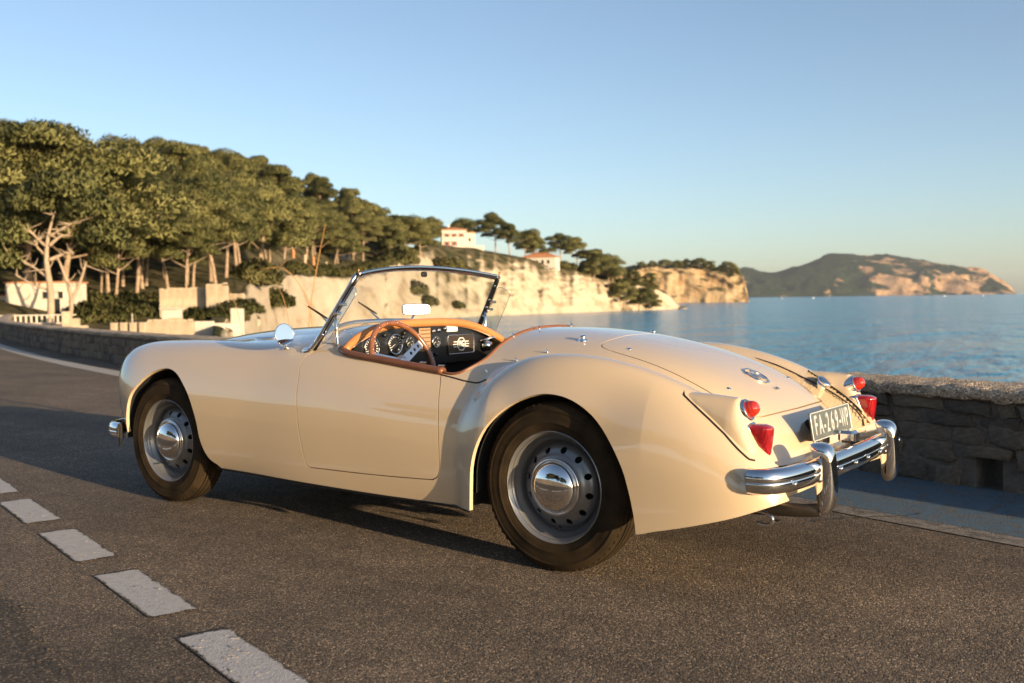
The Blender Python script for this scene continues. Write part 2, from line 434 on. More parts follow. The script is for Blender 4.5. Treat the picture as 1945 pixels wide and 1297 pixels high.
def panel(name, mesh, depth=.012):
    V_, N_, T_ = flange(*mesh, depth=depth); return raw(name, V_, T_, paint, car, True, N_)
body = panel('body', shell, .016)
boot_o = panel('boot_lid', boot); tag(boot_o, 'cream boot lid with small badge')
bon_o = panel('bonnet', bon)
for sgn in (1, -1):
    m = cut(door, lambda x, y, z: sgn*y); d_o = panel('door', m)
# ----------------------------------------------------------------- under the skin: dark tub, wheel wells, floor
def part(mb, name, m, parent=None, auto=None): return mb.build(name, m, parent or car, auto=auto)
def wall_strip(mb, P, y0, y1):
    P = np.array(P); n = len(P); V = np.concatenate([np.column_stack([P[:, 0], np.full(n, y0), P[:, 1]]), np.column_stack([P[:, 0], np.full(n, y1), P[:, 1]])])
    mb.add(V, [(i, i+1, n+i+1, n+i) for i in range(n-1)])
for A, yo in ((RA[RA[:, 1] > .262], .70), (FA[FA[:, 1] > .30], .69)):
    for sg in (1, -1):
        c_ = np.array([A[:, 0].mean(), .32]); B = c_+(A-c_)*1.02
        inner = MB(); wall_strip(inner, B, sg*(yo-.015), sg*.33)
        V_ = np.column_stack([B[:, 0], np.full(len(B), sg*.34), B[:, 1]]); inner.add(np.vstack([V_, [[c_[0], sg*.34, .15]]]), [(i, i+1, len(B)) for i in range(len(B)-1)], False); part(inner, 'wheel_well', black)
pan = MB(); pan.box((-1.2, 0, .23), (1.62, 1.30, .05)); pan.box((-2.45, 0, .27), (.9, .62, .06)); pan.box((.22, 0, .31), (.95, .66, .05))
pan.box((-1.2, 0, .185), (1.5, .9, .05), bevel=.01)
part(pan, 'floor_pan', black)
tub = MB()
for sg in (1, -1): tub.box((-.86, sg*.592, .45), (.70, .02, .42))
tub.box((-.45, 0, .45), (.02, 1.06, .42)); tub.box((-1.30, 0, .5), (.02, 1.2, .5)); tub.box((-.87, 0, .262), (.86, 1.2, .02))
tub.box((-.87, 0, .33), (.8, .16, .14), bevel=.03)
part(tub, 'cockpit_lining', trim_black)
for sg in (1, -1):
    sill = MB()
    P_ = np.column_stack([np.linspace(-1.93, -.375, 40), np.zeros(40)]); z_ = zlow(P_[:, 0])-.004
    sill.tube(np.column_stack([P_[:, 0], surf_y(P_[:, 0], z_+.012, sg)-sg*.012, z_]), .010, 6); part(sill, 'sill_edge', trim_black)

# ----------------------------------------------------------------- wheels
def make_wheel():
    w = empty('wheel'); w.parent = car
    a = -1.0
    t = MB()
    prof = [(.196,.048),(.207,.062),(.216,.067),(.232,.0715),(.238,.0728),(.240,.0745),(.244,.0745),(.246,.0735),(.262,.0748),(.276,.0742),(.284,.0728),(.286,.0740),(.290,.0732),(.292,.0708),(.301,.066),(.3085,.0595),(.3135,.0525)]
    tread = []
    for yy in (.0525,.0385,.0365,.024,.022,.007,.005): tread.append(yy)
    pr = list(prof); gro = [(.3155,.0500),(.3170,.0400),(.3085,.0390),(.3085,.0340),(.3190,.0330),(.3195,.0200),(.3100,.0190),(.3100,.0140),(.3200,.0130),(.3202,.0)]
    pr += gro; full = pr+[(r_, -y_) for r_, y_ in pr[::-1][1:]]
    t.lathe(full, (0, 0, 0), (0, -1, 0), 72)
    ty = t.build('tyre', rubber, w, auto=50)
    # raised ribs and shoulder blocks on the sidewall
    rb = MB()
    for k in range(64):
        an = 2*np.pi*k/64; c_, s_ = math.cos(an), math.sin(an)
        rot = np.array([[c_, 0, s_], [0, 1, 0], [-s_, 0, c_]])
        for sy in (-1, 1): rb.box(rot@np.array([0, sy*.0515, .3095]), (.014, .014, .010), rot, .002)
    tb_ = rb.build('tread_block', rubber, w); tb_.parent = ty; tb_['kind'] = 'stuff'
    rim = MB()
    rim.lathe([(.186,.030),(.190,.045),(.197,.052),(.2035,.060),(.2085,.066),(.2110,.0640),(.2115,.060),(.207,.054)][::-1], (0, 0, 0), (0, -1, 0), 72)
    rim.lathe([(.190,.046),(.187,.036),(.178,.026),(.172,.012),(.170,-.005),(.1665,-.008)], (0, 0, 0), (0, -1, 0), 72)
    rim.lathe([(.197,.054),(.197,-.055),(.14,-.055)], (0, 0, 0), (0, -1, 0), 48)
    rim.build('rim', silver, w, auto=40)
    # disc with twelve round holes
    rr = np.linspace(.075, .1675, 26); th = np.linspace(0, 2*np.pi, 289)
    prof_d = pchip([.07,.095,.112,.125,.145,.158,.168],[.046,.048,.044,.034,.022,.008,-.010])
    Rg, Th = np.meshgrid(rr, th, indexing='ij'); D = prof_d(Rg)
    Vd = np.stack([Rg*np.sin(Th), -D, Rg*np.cos(Th)], -1).reshape(-1, 3)
    e = 1e-4; sl = (prof_d(Rg+e)-prof_d(Rg-e))/(2*e)
    Nd = np.stack([-sl*-1*np.sin(Th)*-1, -np.ones_like(sl), -sl*-1*np.cos(Th)*-1], -1).reshape(-1, 3); Nd /= np.linalg.norm(Nd, axis=1, keepdims=True)
    n1, n2 = Rg.shape; i_ = (np.arange(n1-1)[:, None]*n2+np.arange(n2-1)).ravel(); q_ = np.stack([i_, i_+1, i_+n2+1, i_+n2], 1)
    Td = np.concatenate([q_[:, [0, 1, 2]], q_[:, [0, 2, 3]]]); tn_ = np.cross(Vd[Td[:, 1]]-Vd[Td[:, 0]], Vd[Td[:, 2]]-Vd[Td[:, 0]]); f_ = (tn_*Nd[Td[:, 0]]).sum(1) < 0; Td[f_] = Td[f_][:, ::-1]
    ah = (np.arange(12)+.35)*2*np.pi/12; hx, hz = .1385*np.sin(ah), .1385*np.cos(ah)
    fd = np.min(np.hypot(Vd[:, 0][:, None]-hx, Vd[:, 2][:, None]-hz), axis=1)-.0125
    m_ = flange(*clip(Vd, Nd, Td, fd), depth=.006); raw('wheel_disc', m_[0], m_[2], silver, w, True, m_[1])
    dk = MB(); dk.lathe([(.165,.0),(.02,.0)], (0, .005, 0), (0, -1, 0), 36); dk.lathe([(.15,-.03),(.02,-.03)], (0, 0, 0), (0, -1, 0), 36); dk.build('brake_drum', black, w)
    hc = MB()
    hp = [(.108,.044),(.1085,.050),(.106,.0545),(.1015,.056),(.0975,.054),(.0955,.0525),(.0945,.055)]
    for k in range(15):
        f = k/14*np.pi/2; hp.append((.094*math.cos(f), .056+.041*math.sin(f)))
    hc.lathe(hp, (0, 0, 0), (0, -1, 0), 64); hc.build('hubcap', chrome, w)
    vs = MB(); vs.tube([(.148*.1, -.035, -.152), (.0155, -.062, -.150)], .0038, 8); vs.build('valve', trim_black, w)
    return w
wl = make_wheel(); wl.location = (0, -.619, .3195)
for loc, rz, ry in (((-2.388, -.603, .3195), 0, 40), ((0, .619, .3195), math.pi, 20), ((-2.388, .603, .3195), math.pi, 75)):
    c = copy_tree(wl, car); c.location = loc; c.rotation_euler = (0, R(ry) if rz == 0 else R(ry), rz)
for x_, r_a in ((0, .04), (-2.388, .03)):
    ax = MB(); ax.tube([(x_, -.56, .315), (x_, .56, .315)], r_a, 12); part(ax, 'axle', black)

# ----------------------------------------------------------------- tail: lamp plinths and lamps
red = mat('red_lens', (.30, .008, .010), .06, coat=1.0, spec=.6); 
t_, b_, L_ = nodes(red); b_.inputs['Transmission Weight'].default_value = .0; b_.inputs['Subsurface Weight'].default_value = .25; b_.inputs['Subsurface Radius'].default_value = (.02, .002, .002); b_.inputs['Subsurface Scale'].default_value = .5
nr_ = noise(t_, 30, 2); wv_ = t_.nodes.new('ShaderNodeTexWave'); wv_.bands_direction = 'Y'; wv_.inputs['Scale'].default_value = 60; tcw = t_.nodes.new('ShaderNodeTexCoord'); L_(tcw.outputs['Object'], wv_.inputs[0]); bump(t_, b_, wv_.outputs[0], .5, .002)
r_ = ramp(t_, nr_.outputs[0], [(.3, (.20, .004, .008)), (.7, (.34, .009, .012))]); L_(r_.outputs[0], b_.inputs['Base Color'])
red_o = mat('orange_red_lens', (.42, .026, .012), .06, coat=1.0, spec=.6, **{'Subsurface Weight': .25, 'Subsurface Scale': .01})
seam = np.array([(.494,.600,.696),(.509,.621,.683),(.56,.636,.649),(.618,.646,.608),(.674,.654,.564),(.726,.655,.514),(.759,.650,.485),(.792,.622,.476),(.80,.612,.462)])
def plinth(sg):
    mb = MB(); S = 44; Q = 25; xs_ = .492+.303*np.linspace(0, 1, S)**1.15
    yo = np.interp(xs_, seam[:, 0], seam[:, 1]); zo = np.minimum(np.interp(xs_, seam[:, 0], seam[:, 2]), surf_z(xs_, yo)) - .006
    yi = np.interp(xs_, [.492,.50,.53,.60,.80], [.592,.578,.548,.530,.528]); zi = surf_z(xs_, yi)-.008
    zt = np.interp(xs_, [.492,.50,.52,.60,.693,.702,.79,.80], [.687,.688,.690,.686,.678,.668,.472,.455])
    rows = []
    for i in range(S):
        t = np.linspace(0, 1, Q); tc = min(max((yo[i]-.577)/(yo[i]-yi[i]+1e-6), .3), .8); c = np.where(t < tc, (tc-t)/tc, (t-tc)/(1-tc))
        shp = np.maximum(1-c**2.3, 0)**(1/1.6); bz = zo[i]*(1-t)+zi[i]*t
        yy = yo[i]*(1-t)+yi[i]*t; lift = np.maximum(zt[i]-np.minimum(zo[i], zi[i]), 0)
        zz = bz*(1-shp)+np.maximum(zt[i], bz+.001)*shp
        # bulge in plan so that the flank leans in towards the crest
        rows.append(np.column_stack([np.full(Q, xs_[i]), sg*yy, zz]))
    V_ = np.concatenate(rows); Fq = [(i*Q+k, i*Q+k+1, (i+1)*Q+k+1, (i+1)*Q+k) for i in range(S-1) for k in range(Q-1)]
    if sg > 0: Fq = [f[::-1] for f in Fq]
    mb.add(V_, Fq); mb.add(V_[:Q], [tuple(range(Q))], False)
    o = mb.build('lamp_plinth', paint, car, auto=38)
    e_ = MB(); xg = np.linspace(.496, .775, 40); zg = np.interp(xg, seam[:, 0], seam[:, 2]); lo = np.column_stack([xg, surf_y(xg, zg, sg)+sg*.0015, zg]); li = np.column_stack([xs_[:40], sg*(yi[:40]-.001), zi[:40]+.0045]); e_.tube(np.vstack([li[::-1], lo[2:]]), .0034, 6); e_.build('plinth_gasket', seal, o)
    # round lamp
    d = np.array([.93, 0, .36]); d /= np.linalg.norm(d); c0 = np.array([.712, sg*.573, .634])
    bz_ = MB(); bz_.lathe([(.0375,-.04),(.0385,.008),(.0375,.0135),(.034,.0155),(.031,.012),(.028,.010)], c0, d, 40); bez = bz_.build('lamp_bezel', chrome, o)
    ln = MB(); pr_ = []
    for k in range(22):
        f = k/21; r__ = .0295*math.cos(f*np.pi/2)**.75*(1+.018*math.cos(f*26)); pr_.append((max(r__, .0002), .010+.040*math.sin(f*np.pi/2)))
    ln.lathe(pr_, c0, d, 32); ln.build('round_tail_lamp', red_o, car)
    # tall triangular lens below it
    def lens(scale, back, front, nm, m, par):
        lb = MB(); K = 22; rings = []
        zz_ = np.linspace(.482, .592, K)
        for z in zz_:
            f = (z-.482)/.110
            w = .037*math.sqrt(max(1-(1-f)**3, 0))*(.62+.38*f)*(1-.5*max(0, (f-.90)/.10)**2.2)+.0015
            xr = .808-.012*(1-f)**2-.022*max(0, (f-.88)/.12)**2; xf = .79-(z-.472)*.44-.012
            w *= scale; a_ = np.linspace(-np.pi/2, np.pi/2, 13)
            xe = xf+(xr-xf)*front
            prof_ = [(xf-back, -w)]+[(xf+(xe-xf)*max(math.cos(u), 0)**.45, w*math.copysign(abs(math.sin(u))**.8, math.sin(u))) for u in a_]+[(xf-back, w)]
            rings.append(np.array([(px, sg*.572+py, z) for px, py in prof_]))
        n_ = len(rings[0]); V__ = np.concatenate(rings)
        if scale > 1: V__[:, 2] = .537+(V__[:, 2]-.537)*1.07
        lb.add(V__, [(i*n_+k, i*n_+k+1, (i+1)*n_+k+1, (i+1)*n_+k) for i in range(K-1) for k in range(n_-1)]+[tuple(range(n_))[::-1], tuple(range((K-1)*n_, K*n_))])
        return lb.build(nm, m, par, auto=50)
    lens(1.13, .02, .16, 'lamp_bezel', chrome, o); lens(1.0, .0, 1.0, 'tail_lamp', red, car)
for sg in (-1, 1): plinth(sg)
# piping between the fenders and the tail
for sg in (-1, 1):
    pip = MB()
    xs_ = np.linspace(.30, .772, 60); ys_ = np.interp(xs_, [.30,.385,.453,.522,.585,.675,.747,.775], [.502,.497,.492,.488,.490,.497,.503,.500])
    P_ = np.column_stack([xs_, sg*ys_, surf_z(xs_, sg*ys_)]); pip.tube(P_+[0, 0, .0025], np.interp(xs_, [.30, .40], [.001, .0036]), 8)
    zz_ = np.linspace(P_[-1, 2], .34, 16); pip.tube(np.column_stack([np.interp(zz_, [.34, P_[-1, 2]], [.803, .772]), np.full(16, sg*.505), zz_]), .0035, 6); part(pip, 'fender_piping', seal)
# lower edge of the tonneau panel in front of the fender
P2 = np.array([(-.60,-.617),(-.52,-.621),(-.46,-.624),(-.40,-.622),(-.36,-.612)]); P2 = catmull(P2, 6)
for sg in (1, -1):
    jn = MB(); Pj = on_top(P2*[1, -sg]); jn.tube(Pj, .0035, 6); jn.build('panel_joint', seal, car)

# ----------------------------------------------------------------- bumpers
def sweep(path, prof, z0, name, m, parent, sgn=1, caps=True):
    path = np.array(path, float); T_ = np.gradient(path, axis=0); T_ /= np.linalg.norm(T_, axis=1, keepdims=True)
    Nn = np.stack([T_[:, 1], -T_[:, 0]], 1)*sgn; pr = np.array(prof); n_ = len(pr)
    V_ = np.concatenate([np.column_stack([path[i, 0]+Nn[i, 0]*pr[:, 0], path[i, 1]+Nn[i, 1]*pr[:, 0], z0+pr[:, 1]]) for i in range(len(path))])
    F_ = [(i*n_+k, i*n_+(k+1) % n_, (i+1)*n_+(k+1) % n_, (i+1)*n_+k) for i in range(len(path)-1) for k in range(n_)]
    if sgn > 0: F_ = [f[::-1] for f in F_]
    if caps: F_ += [tuple(range(n_)), tuple(range((len(path)-1)*n_, len(path)*n_))]
    mb = MB(); mb.add(V_, F_); return mb.build(name, m, parent, auto=45)
bprof = [(-.004,.040),(.012,.042),(.022,.0385),(.030,.030),(.0345,.018),(.036,.006),(.0345,.001),(.0335,-.001),(.0355,-.005),(.0345,-.016),(.030,-.029),(.022,-.038),(.012,-.042),(-.004,-.040)]
half = catmull(np.array([(.772,.683),(.797,.681),(.828,.667),(.850,.626),(.868,.54),(.880,.40),(.889,.20),(.892,0)]), 7)
rpath = np.vstack([half, (half*[1, -1])[::-1][1:]])
bumper = sweep(rpath, bprof, .420, 'rear_bumper', chrome, car, -1)
halff = catmull(np.array([(-2.735,.70),(-2.80,.692),(-2.87,.655),(-2.925,.57),(-2.965,.42),(-2.985,.2),(-2.99,0)]), 7)
fpath = np.vstack([halff, (halff*[1, -1])[::-1][1:]])
fb = sweep(fpath, bprof, .352, 'front_bumper', chrome, car, 1)
bolts = MB()
def at_path(path, y): i = np.argmin(np.abs(path[:, 1]-y)); return path[i]
for y in (-.60, -.22, -.06, .06, .22, .60):
    q_ = at_path(rpath, y); nn_ = np.array([1, y*.25, 0]); nn_ /= np.linalg.norm(nn_)
    pp = [(.010*math.cos(k/6*np.pi/2), .0035+.007*math.sin(k/6*np.pi/2)) for k in range(7)]
    b1 = MB(); b1.lathe([(.010, -.01)]+pp, np.array([q_[0], q_[1], .407])+nn_*.0315, nn_, 16); b1.build('bumper_bolt', chrome, bumper)
def overrider(x0, y0, z0, flip, parent):
    pr = np.array([(-.030,.108),(.005,.116),(.034,.108),(.050,.084),(.057,.040),(.060,-.02),(.058,-.075),(.046,-.112),(.026,-.128),(.006,-.120),(-.004,-.09),(-.008,-.03),(-.012,.03),(-.022,.075)])
    pr = catmull(pr, 3, closed=True); med = np.column_stack([np.interp(pr[:, 1], [-.13,-.05,.05,.10,.12],[.028,.028,.022,.014,.004]), np.clip(pr[:, 1], -.10, .086)])
    mb = MB(); rings = []
    for t in np.linspace(-1, 1, 15):
        c_ = max(1-abs(t)**2.6, 0)**(1/2.6); s_ = .12+.88*c_
        rg = med+(pr-med)*s_; rings.append(np.column_stack([x0+flip*rg[:, 0], np.full(len(rg), y0+t*.039), z0+rg[:, 1]]))
    n_ = len(pr); V_ = np.concatenate(rings); F_ = [(i*n_+k, i*n_+(k+1) % n_, (i+1)*n_+(k+1) % n_, (i+1)*n_+k) for i in range(14) for k in range(n_)]
    F_ += [tuple(range(n_))[::-1], tuple(range(14*n_, 15*n_))]
    mb.add(V_, F_); o = mb.build('overrider', chrome, parent)
    gk = MB(); gk.box((x0+flip*.008, y0, z0+.018), (.06, .088, .088), bevel=.02); gk.build('overrider_gasket', alloy, o)
    return o
for y in (-.373, .373): overrider(.894, y, .400, 1, car); overrider(-2.985, y*.85, .345, -1, car)
for c_b, s_b in (((.80, -.373, .41), (.14, .04, .03)), ((.80, .373, .41), (.14, .04, .03)), ((-2.93, -.33, .34), (.14, .04, .03)), ((-2.93, .33, .34), (.14, .04, .03)), ((-2.80, -.675, .31), (.012, .012, .10))):
    br = MB(); br.box(c_b, s_b); part(br, 'bumper_bracket', trim_black)
ex = MB(); ex.tube(catmull([(.25,-.40,.26),(.55,-.40,.265),(.76,-.40,.275),(.86,-.39,.281),(.895,-.38,.284)], 5), .024, 16, caps=False); ex.tube(catmull([(.55,-.40,.265),(.76,-.40,.275),(.86,-.39,.281),(.894,-.38,.284)], 5), .0195, 16, caps=False)
part(ex, 'exhaust_pipe', mat('sooty_steel', (.10, .085, .07), .4, .8))
th_ = MB(); th_.tube(catmull([(.72,-.555,.30),(.775,-.555,.292),(.797,-.555,.277),(.795,-.555,.257),(.772,-.555,.250),(.745,-.555,.255)], 4), .007, 8); th_.box((.80, -.535, .262), (.03, .03, .008)); part(th_, 'towing_eye', chrome)

# ----------------------------------------------------------------- number plate with its lettering
plate_m = mat('plate_grey', (.115, .125, .120), .45, .25, coat=.4); plate_w = mat('plate_letter', (.62, .62, .58), .35, .3)
def text_mesh(body_, size, depth, name, m, parent, xs=1.0, bold=0.0, align='CENTER', res=3):
    cu = bpy.data.curves.new(name, 'FONT'); cu.body = body_; cu.size = size; cu.extrude = depth; cu.align_x = align; cu.align_y = 'CENTER'; cu.offset = bold; cu.resolution_u = res
    to = bpy.data.objects.new(name, cu); link(to); dg = bpy.context.evaluated_depsgraph_get(); me = bpy.data.meshes.new_from_object(to.evaluated_get(dg)); bpy.data.objects.remove(to)
    me.name = name; me.materials.clear(); me.materials.append(m); o = bpy.data.objects.new(name, me); link(o); o.parent = parent; o.scale = (xs, 1, 1); return o
def frame_matrix(o, ux, uy, uz): return Matrix(((ux[0], uy[0], uz[0], o[0]), (ux[1], uy[1], uz[1], o[1]), (ux[2], uy[2], uz[2], o[2]), (0, 0, 0, 1)))
pt = R(9); pn = np.array([math.cos(pt), 0, math.sin(pt)]); pu = np.array([-math.sin(pt), 0, math.cos(pt)]); px_ = np.array([0, 1., 0]); pc = np.array([.806, .012, .541])
pl = MB(); pw2, ph2 = .2175, .052
cor = lambda w, h, r: np.array([(sx*(w-r)+r*math.cos(a_), sy*(h-r)+r*math.sin(a_)) for sx, sy, a0 in ((1,1,0),(-1,1,90),(-1,-1,180),(1,-1,270)) for a_ in [R(a0+k*30) for k in range(4)]])
pl.prism(cor(pw2, ph2, .008), pc-pn*.004, px_, pu, pn, .005); plate = pl.build('number_plate', plate_m, car); tag(plate, 'grey number plate with pale letters')
bd = MB(); ring = np.array([pc+px_*a_+pu*b2+pn*.001 for a_, b2 in cor(pw2-.002, ph2-.002, .007)]); bd.tube(ring, .0022, 6, closed=True, up=pn); bd.build('plate_border', plate_w, plate)
bpy.context.view_layer.update()
def put(o, c, ux, uy, uz, sc=(1, 1, 1)): o.matrix_world = frame_matrix(c, ux, uy, uz) @ Matrix.Diagonal((*sc, 1))
xpos = [-.180,-.118,-.068,-.022,.032,.086,.130,.155*0+.150*0+.135,.0]
chars = [('F',-.178),('A',-.124),('-',-.082),('2',-.045),('6',.008),('9',.061),('-',.099),('W',.140),('P',.188)]
for ch, cx in chars:
    to = text_mesh(ch, .098, .0016, 'plate_character', plate_w, plate, bold=.0012); put(to, pc+px_*(cx*.94-.006)+pn*.0022, px_, pu, pn, (.62 if ch != 'W' else .50, 1.02, 1))
pb = MB(); pb.box((.755, 0, .50), (.07, .10, .10), bevel=.01); pb.box((.79, .0, .50), (.02, .36, .022)); pb.build('plate_bracket', trim_black, car)
rl = MB(); rl.box((.862, .035, .487), (.062, .068, .046), bevel=.011); rlo = rl.build('reversing_lamp', chrome, car); r2 = MB(); r2.box((.894, .035, .484), (.004, .052, .030), bevel=.001); r2.build('lamp_glass', trim_black, rlo)

# ----------------------------------------------------------------- badges, caps and studs
def local_frame(x, y):
    z = float(surf_z(np.array([x]), np.array([y]))[0]); n_ = grad(np.array([[x, y, z]]))[0]; return np.array([x, y, z]), n_
def badge_frame(x, y):
    c_, n_ = local_frame(x, y); ux = np.array([0, 1., 0]); ux -= n_*(ux@n_); ux /= np.linalg.norm(ux); uy = np.cross(n_, ux); return c_, ux, uy, n_
def octo(r, sx=1.0, sy=1.0): return np.array([(r*sx*math.cos(R(22.5+45*k)), r*sy*math.sin(R(22.5+45*k))) for k in range(8)])
def badge(c_, ux, uy, n_, r, parent, m, d=.003, sx=1.0, tsize=.75):
    root = MB(); ring_ = np.array([c_+ux*a_*sx+uy*b2+n_*.002 for a_, b2 in octo(r)]); root.tube(np.vstack([ring_, ring_[:1]]), r*.085, 6, up=n_)
    bo = root.build('badge', m, parent)
    for ch, dx in (('M', -.36), ('G', .36)):
        to = text_mesh(ch, r*tsize*1.9, d, 'badge_letter', m, bo, bold=r*.03); put(to, c_+ux*dx*r*sx+n_*.003, ux, uy, n_, (.62*sx, 1, 1))
    return bo
cf, ux_, uy_, nf = badge_frame(.509, .004); badge(cf, ux_, uy_, nf, .056, boot_o, chrome)
cf, ux_, uy_, nf = badge_frame(.588, .012)
to = text_mesh('1600', .024, .002, 'badge_number', chrome, boot_o, bold=.0006); put(to, cf+nf*.002, ux_, uy_, nf)
dome = lambda r, h: [(r, -.004)]+[(r*math.cos(k/6*np.pi/2), h*math.sin(k/6*np.pi/2)) for k in range(7)]
def stud(x, y, r, h, name='stud', parent=None, m=chrome):
    c_, n_ = local_frame(x, y); mb = MB(); mb.lathe(dome(r, h), c_, n_, 16); return mb.build(name, m, parent or car)
for x, y in ((.115, -.305), (.115, .305), (.53, -.30), (.535, .285)): stud(x, y, .009, .005, 'lid_fastener', boot_o)
for sg in (1, -1):
    c_, n_ = local_frame(-.105, sg*.296); mb = MB(); V0 = len(mb.V); mb.lathe([(.020, -.004), (.019, .004), (.012, .008), (.011, .014), (.013, .017), (.010, .021), (.0005, .022)], c_, n_, 20); mb.build('hood_fastener', chrome, car)
for x, y in ((-.190, -.428), (-.415, -.157), (-.448, -.303), (-.43, .12), (-.425, .37), (-.385, -.574), (-.30, -.487), (-.19, .428), (-.385, .574), (-.448, .303)):
    c_, n_ = local_frame(x, y); mb = MB(); mb.tube([c_-n_*.004, c_+n_*.008, c_+n_*.0085, c_+n_*.017], [.0042, .004, .0026, .0028], 8); mb.build('hood_stud', chrome, car)
c_, n_ = local_frame(.605, .512); n2_ = np.array([.60, -.10, .80]); n2_ /= np.linalg.norm(n2_); c_ = c_+np.array([0, -.012, .0]); mb = MB(); mb.tube([c_-n2_*.02, c_+n2_*.010], .026, 20); mb.lathe([(.028,.008),(.033,.010),(.034,.014),(.032,.019),(.022,.022),(.0005,.023)], c_, n2_, 28); mb.build('filler_cap', chrome, car)
# bonnet vents and side lamp
for sg in (1, -1):
    c_, ux_, uy_, n_ = badge_frame(-1.93, sg*.395); mb = MB(); ring_ = np.array([c_+uy_*a_+ux_*b2+n_*.002 for a_, b2 in [(.075*math.cos(k*np.pi/12), .036*math.sin(k*np.pi/12)) for k in range(24)]]); mb.tube(ring_, .0045, 6, closed=True, up=n_)
    for k in range(-3, 4): h_ = .034*math.sqrt(max(1-(k*.02/.075)**2, 0)); mb.tube([c_+uy_*k*.02-ux_*h_+n_*.002, c_+uy_*k*.02+ux_*h_+n_*.002], .0025, 6)
    mb.build('bonnet_vent', chrome, car)
# headlamps and grille
for sg in (1, -1):
    hc_ = np.array([-2.852, sg*.525, .640]); d = np.array([-1, sg*.06, .05]); d /= np.linalg.norm(d)
    mb = MB(); mb.lathe([(.100,-.09),(.104,-.02),(.102,.006),(.096,.016),(.089,.014),(.087,.006)], hc_, d, 44); hl = mb.build('headlamp', chrome, car)
    mb = MB(); mb.lathe([(.088,.008),(.075,.026),(.05,.038),(.02,.043),(.0005,.044)], hc_, d, 36); mb.build('headlamp_glass', mat('headlamp_glass', (.75, .78, .8), .05, .6), hl)
gr = MB(); zz = np.linspace(0, 2*np.pi, 41)[:-1]
gpts = np.array([(math.cos(a_)*(.20 if math.sin(a_) > -.2 else .17), .535+math.sin(a_)*.17) for a_ in zz]); gx = []
for yy, z_ in gpts:
    lo_, hi_ = -3.2, -2.5
    for _ in range(30):
        m_ = (lo_+hi_)/2
        if F(np.array([m_]), np.array([yy]), np.array([z_]))[0] < 0: hi_ = m_
        else: lo_ = m_
    gx.append(lo_)
gr.tube(np.column_stack([gx, gpts[:, 0], gpts[:, 1]]), .012, 8, closed=True); gro_ = gr.build('grille', chrome, car)
for k in range(-8, 9):
    yy = k*.022; mb = MB(); h_ = .165*math.sqrt(max(1-(yy/.2)**2, 0)); mb.tube([(-2.93+abs(yy)*.2, yy, .535-h_*.9), (-2.95+abs(yy)*.2, yy, .535), (-2.90+abs(yy)*.2, yy, .535+h_*.95)], .006, 6); mb.build('grille_bar', chrome, gro_)
mb = MB(); mb.box((-2.80, 0, .52), (.02, .5, .36)); mb.build('radiator', black, car)
# ----------------------------------------------------------------- cockpit trim, dash, wheel, seats
def rim_path(outline, lift=0.0, inset=0.0):
    P_ = np.array(outline); z = surf_z(P_[:, 0], P_[:, 1]); return np.column_stack([P_, z+lift])
cpv = catmull(np.array([(-.60,-.608),(-.53,-.607),(-.488,-.580),(-.458,-.50),(-.456,-.38),(-.454,-.2),(-.452,0),(-.454,.2),(-.456,.38),(-.458,.50),(-.488,.580),(-.53,.607),(-.60,.608)]), 8)
def off(P_, d):  # push along the outline's inward side
    return P_
mb = MB(); mb.tube(rim_path(cpv, .001), .0062, 10); mb.build('rear_cockpit_trim', leather_dk, car)
for sg in (1, -1):
    xs_ = np.linspace(-1.20, -.585, 40); ys_ = np.interp(xs_, [-1.20,-1.15,-1.05,-.9,-.6], [.578,.598,.606,.607,.608])
    z_ = surf_z(xs_, ys_*sg); mb = MB(); mb.tube(np.column_stack([xs_, sg*ys_, z_+.006]), .0185, 12, flat=(.85, 1.1)); mb.build('door_capping', leather_dk, car)
ys_ = np.linspace(-.585, .585, 61); u = np.abs(ys_)/.6
sx_ = -1.212+.045*u**5
sz_ = np.interp(np.abs(ys_), [0,.1,.2,.3,.4,.5,.56,.585], [.910,.909,.904,.894,.876,.846,.816,.797])
sz_ = np.maximum(sz_, surf_z(sx_-.02, ys_)+.004)
mb = MB(); mb.tube(np.column_stack([sx_, ys_, sz_]), np.interp(np.abs(ys_), [0,.5,.585],[.021,.020,.018]), 14); mb.build('scuttle_roll', leather, car)
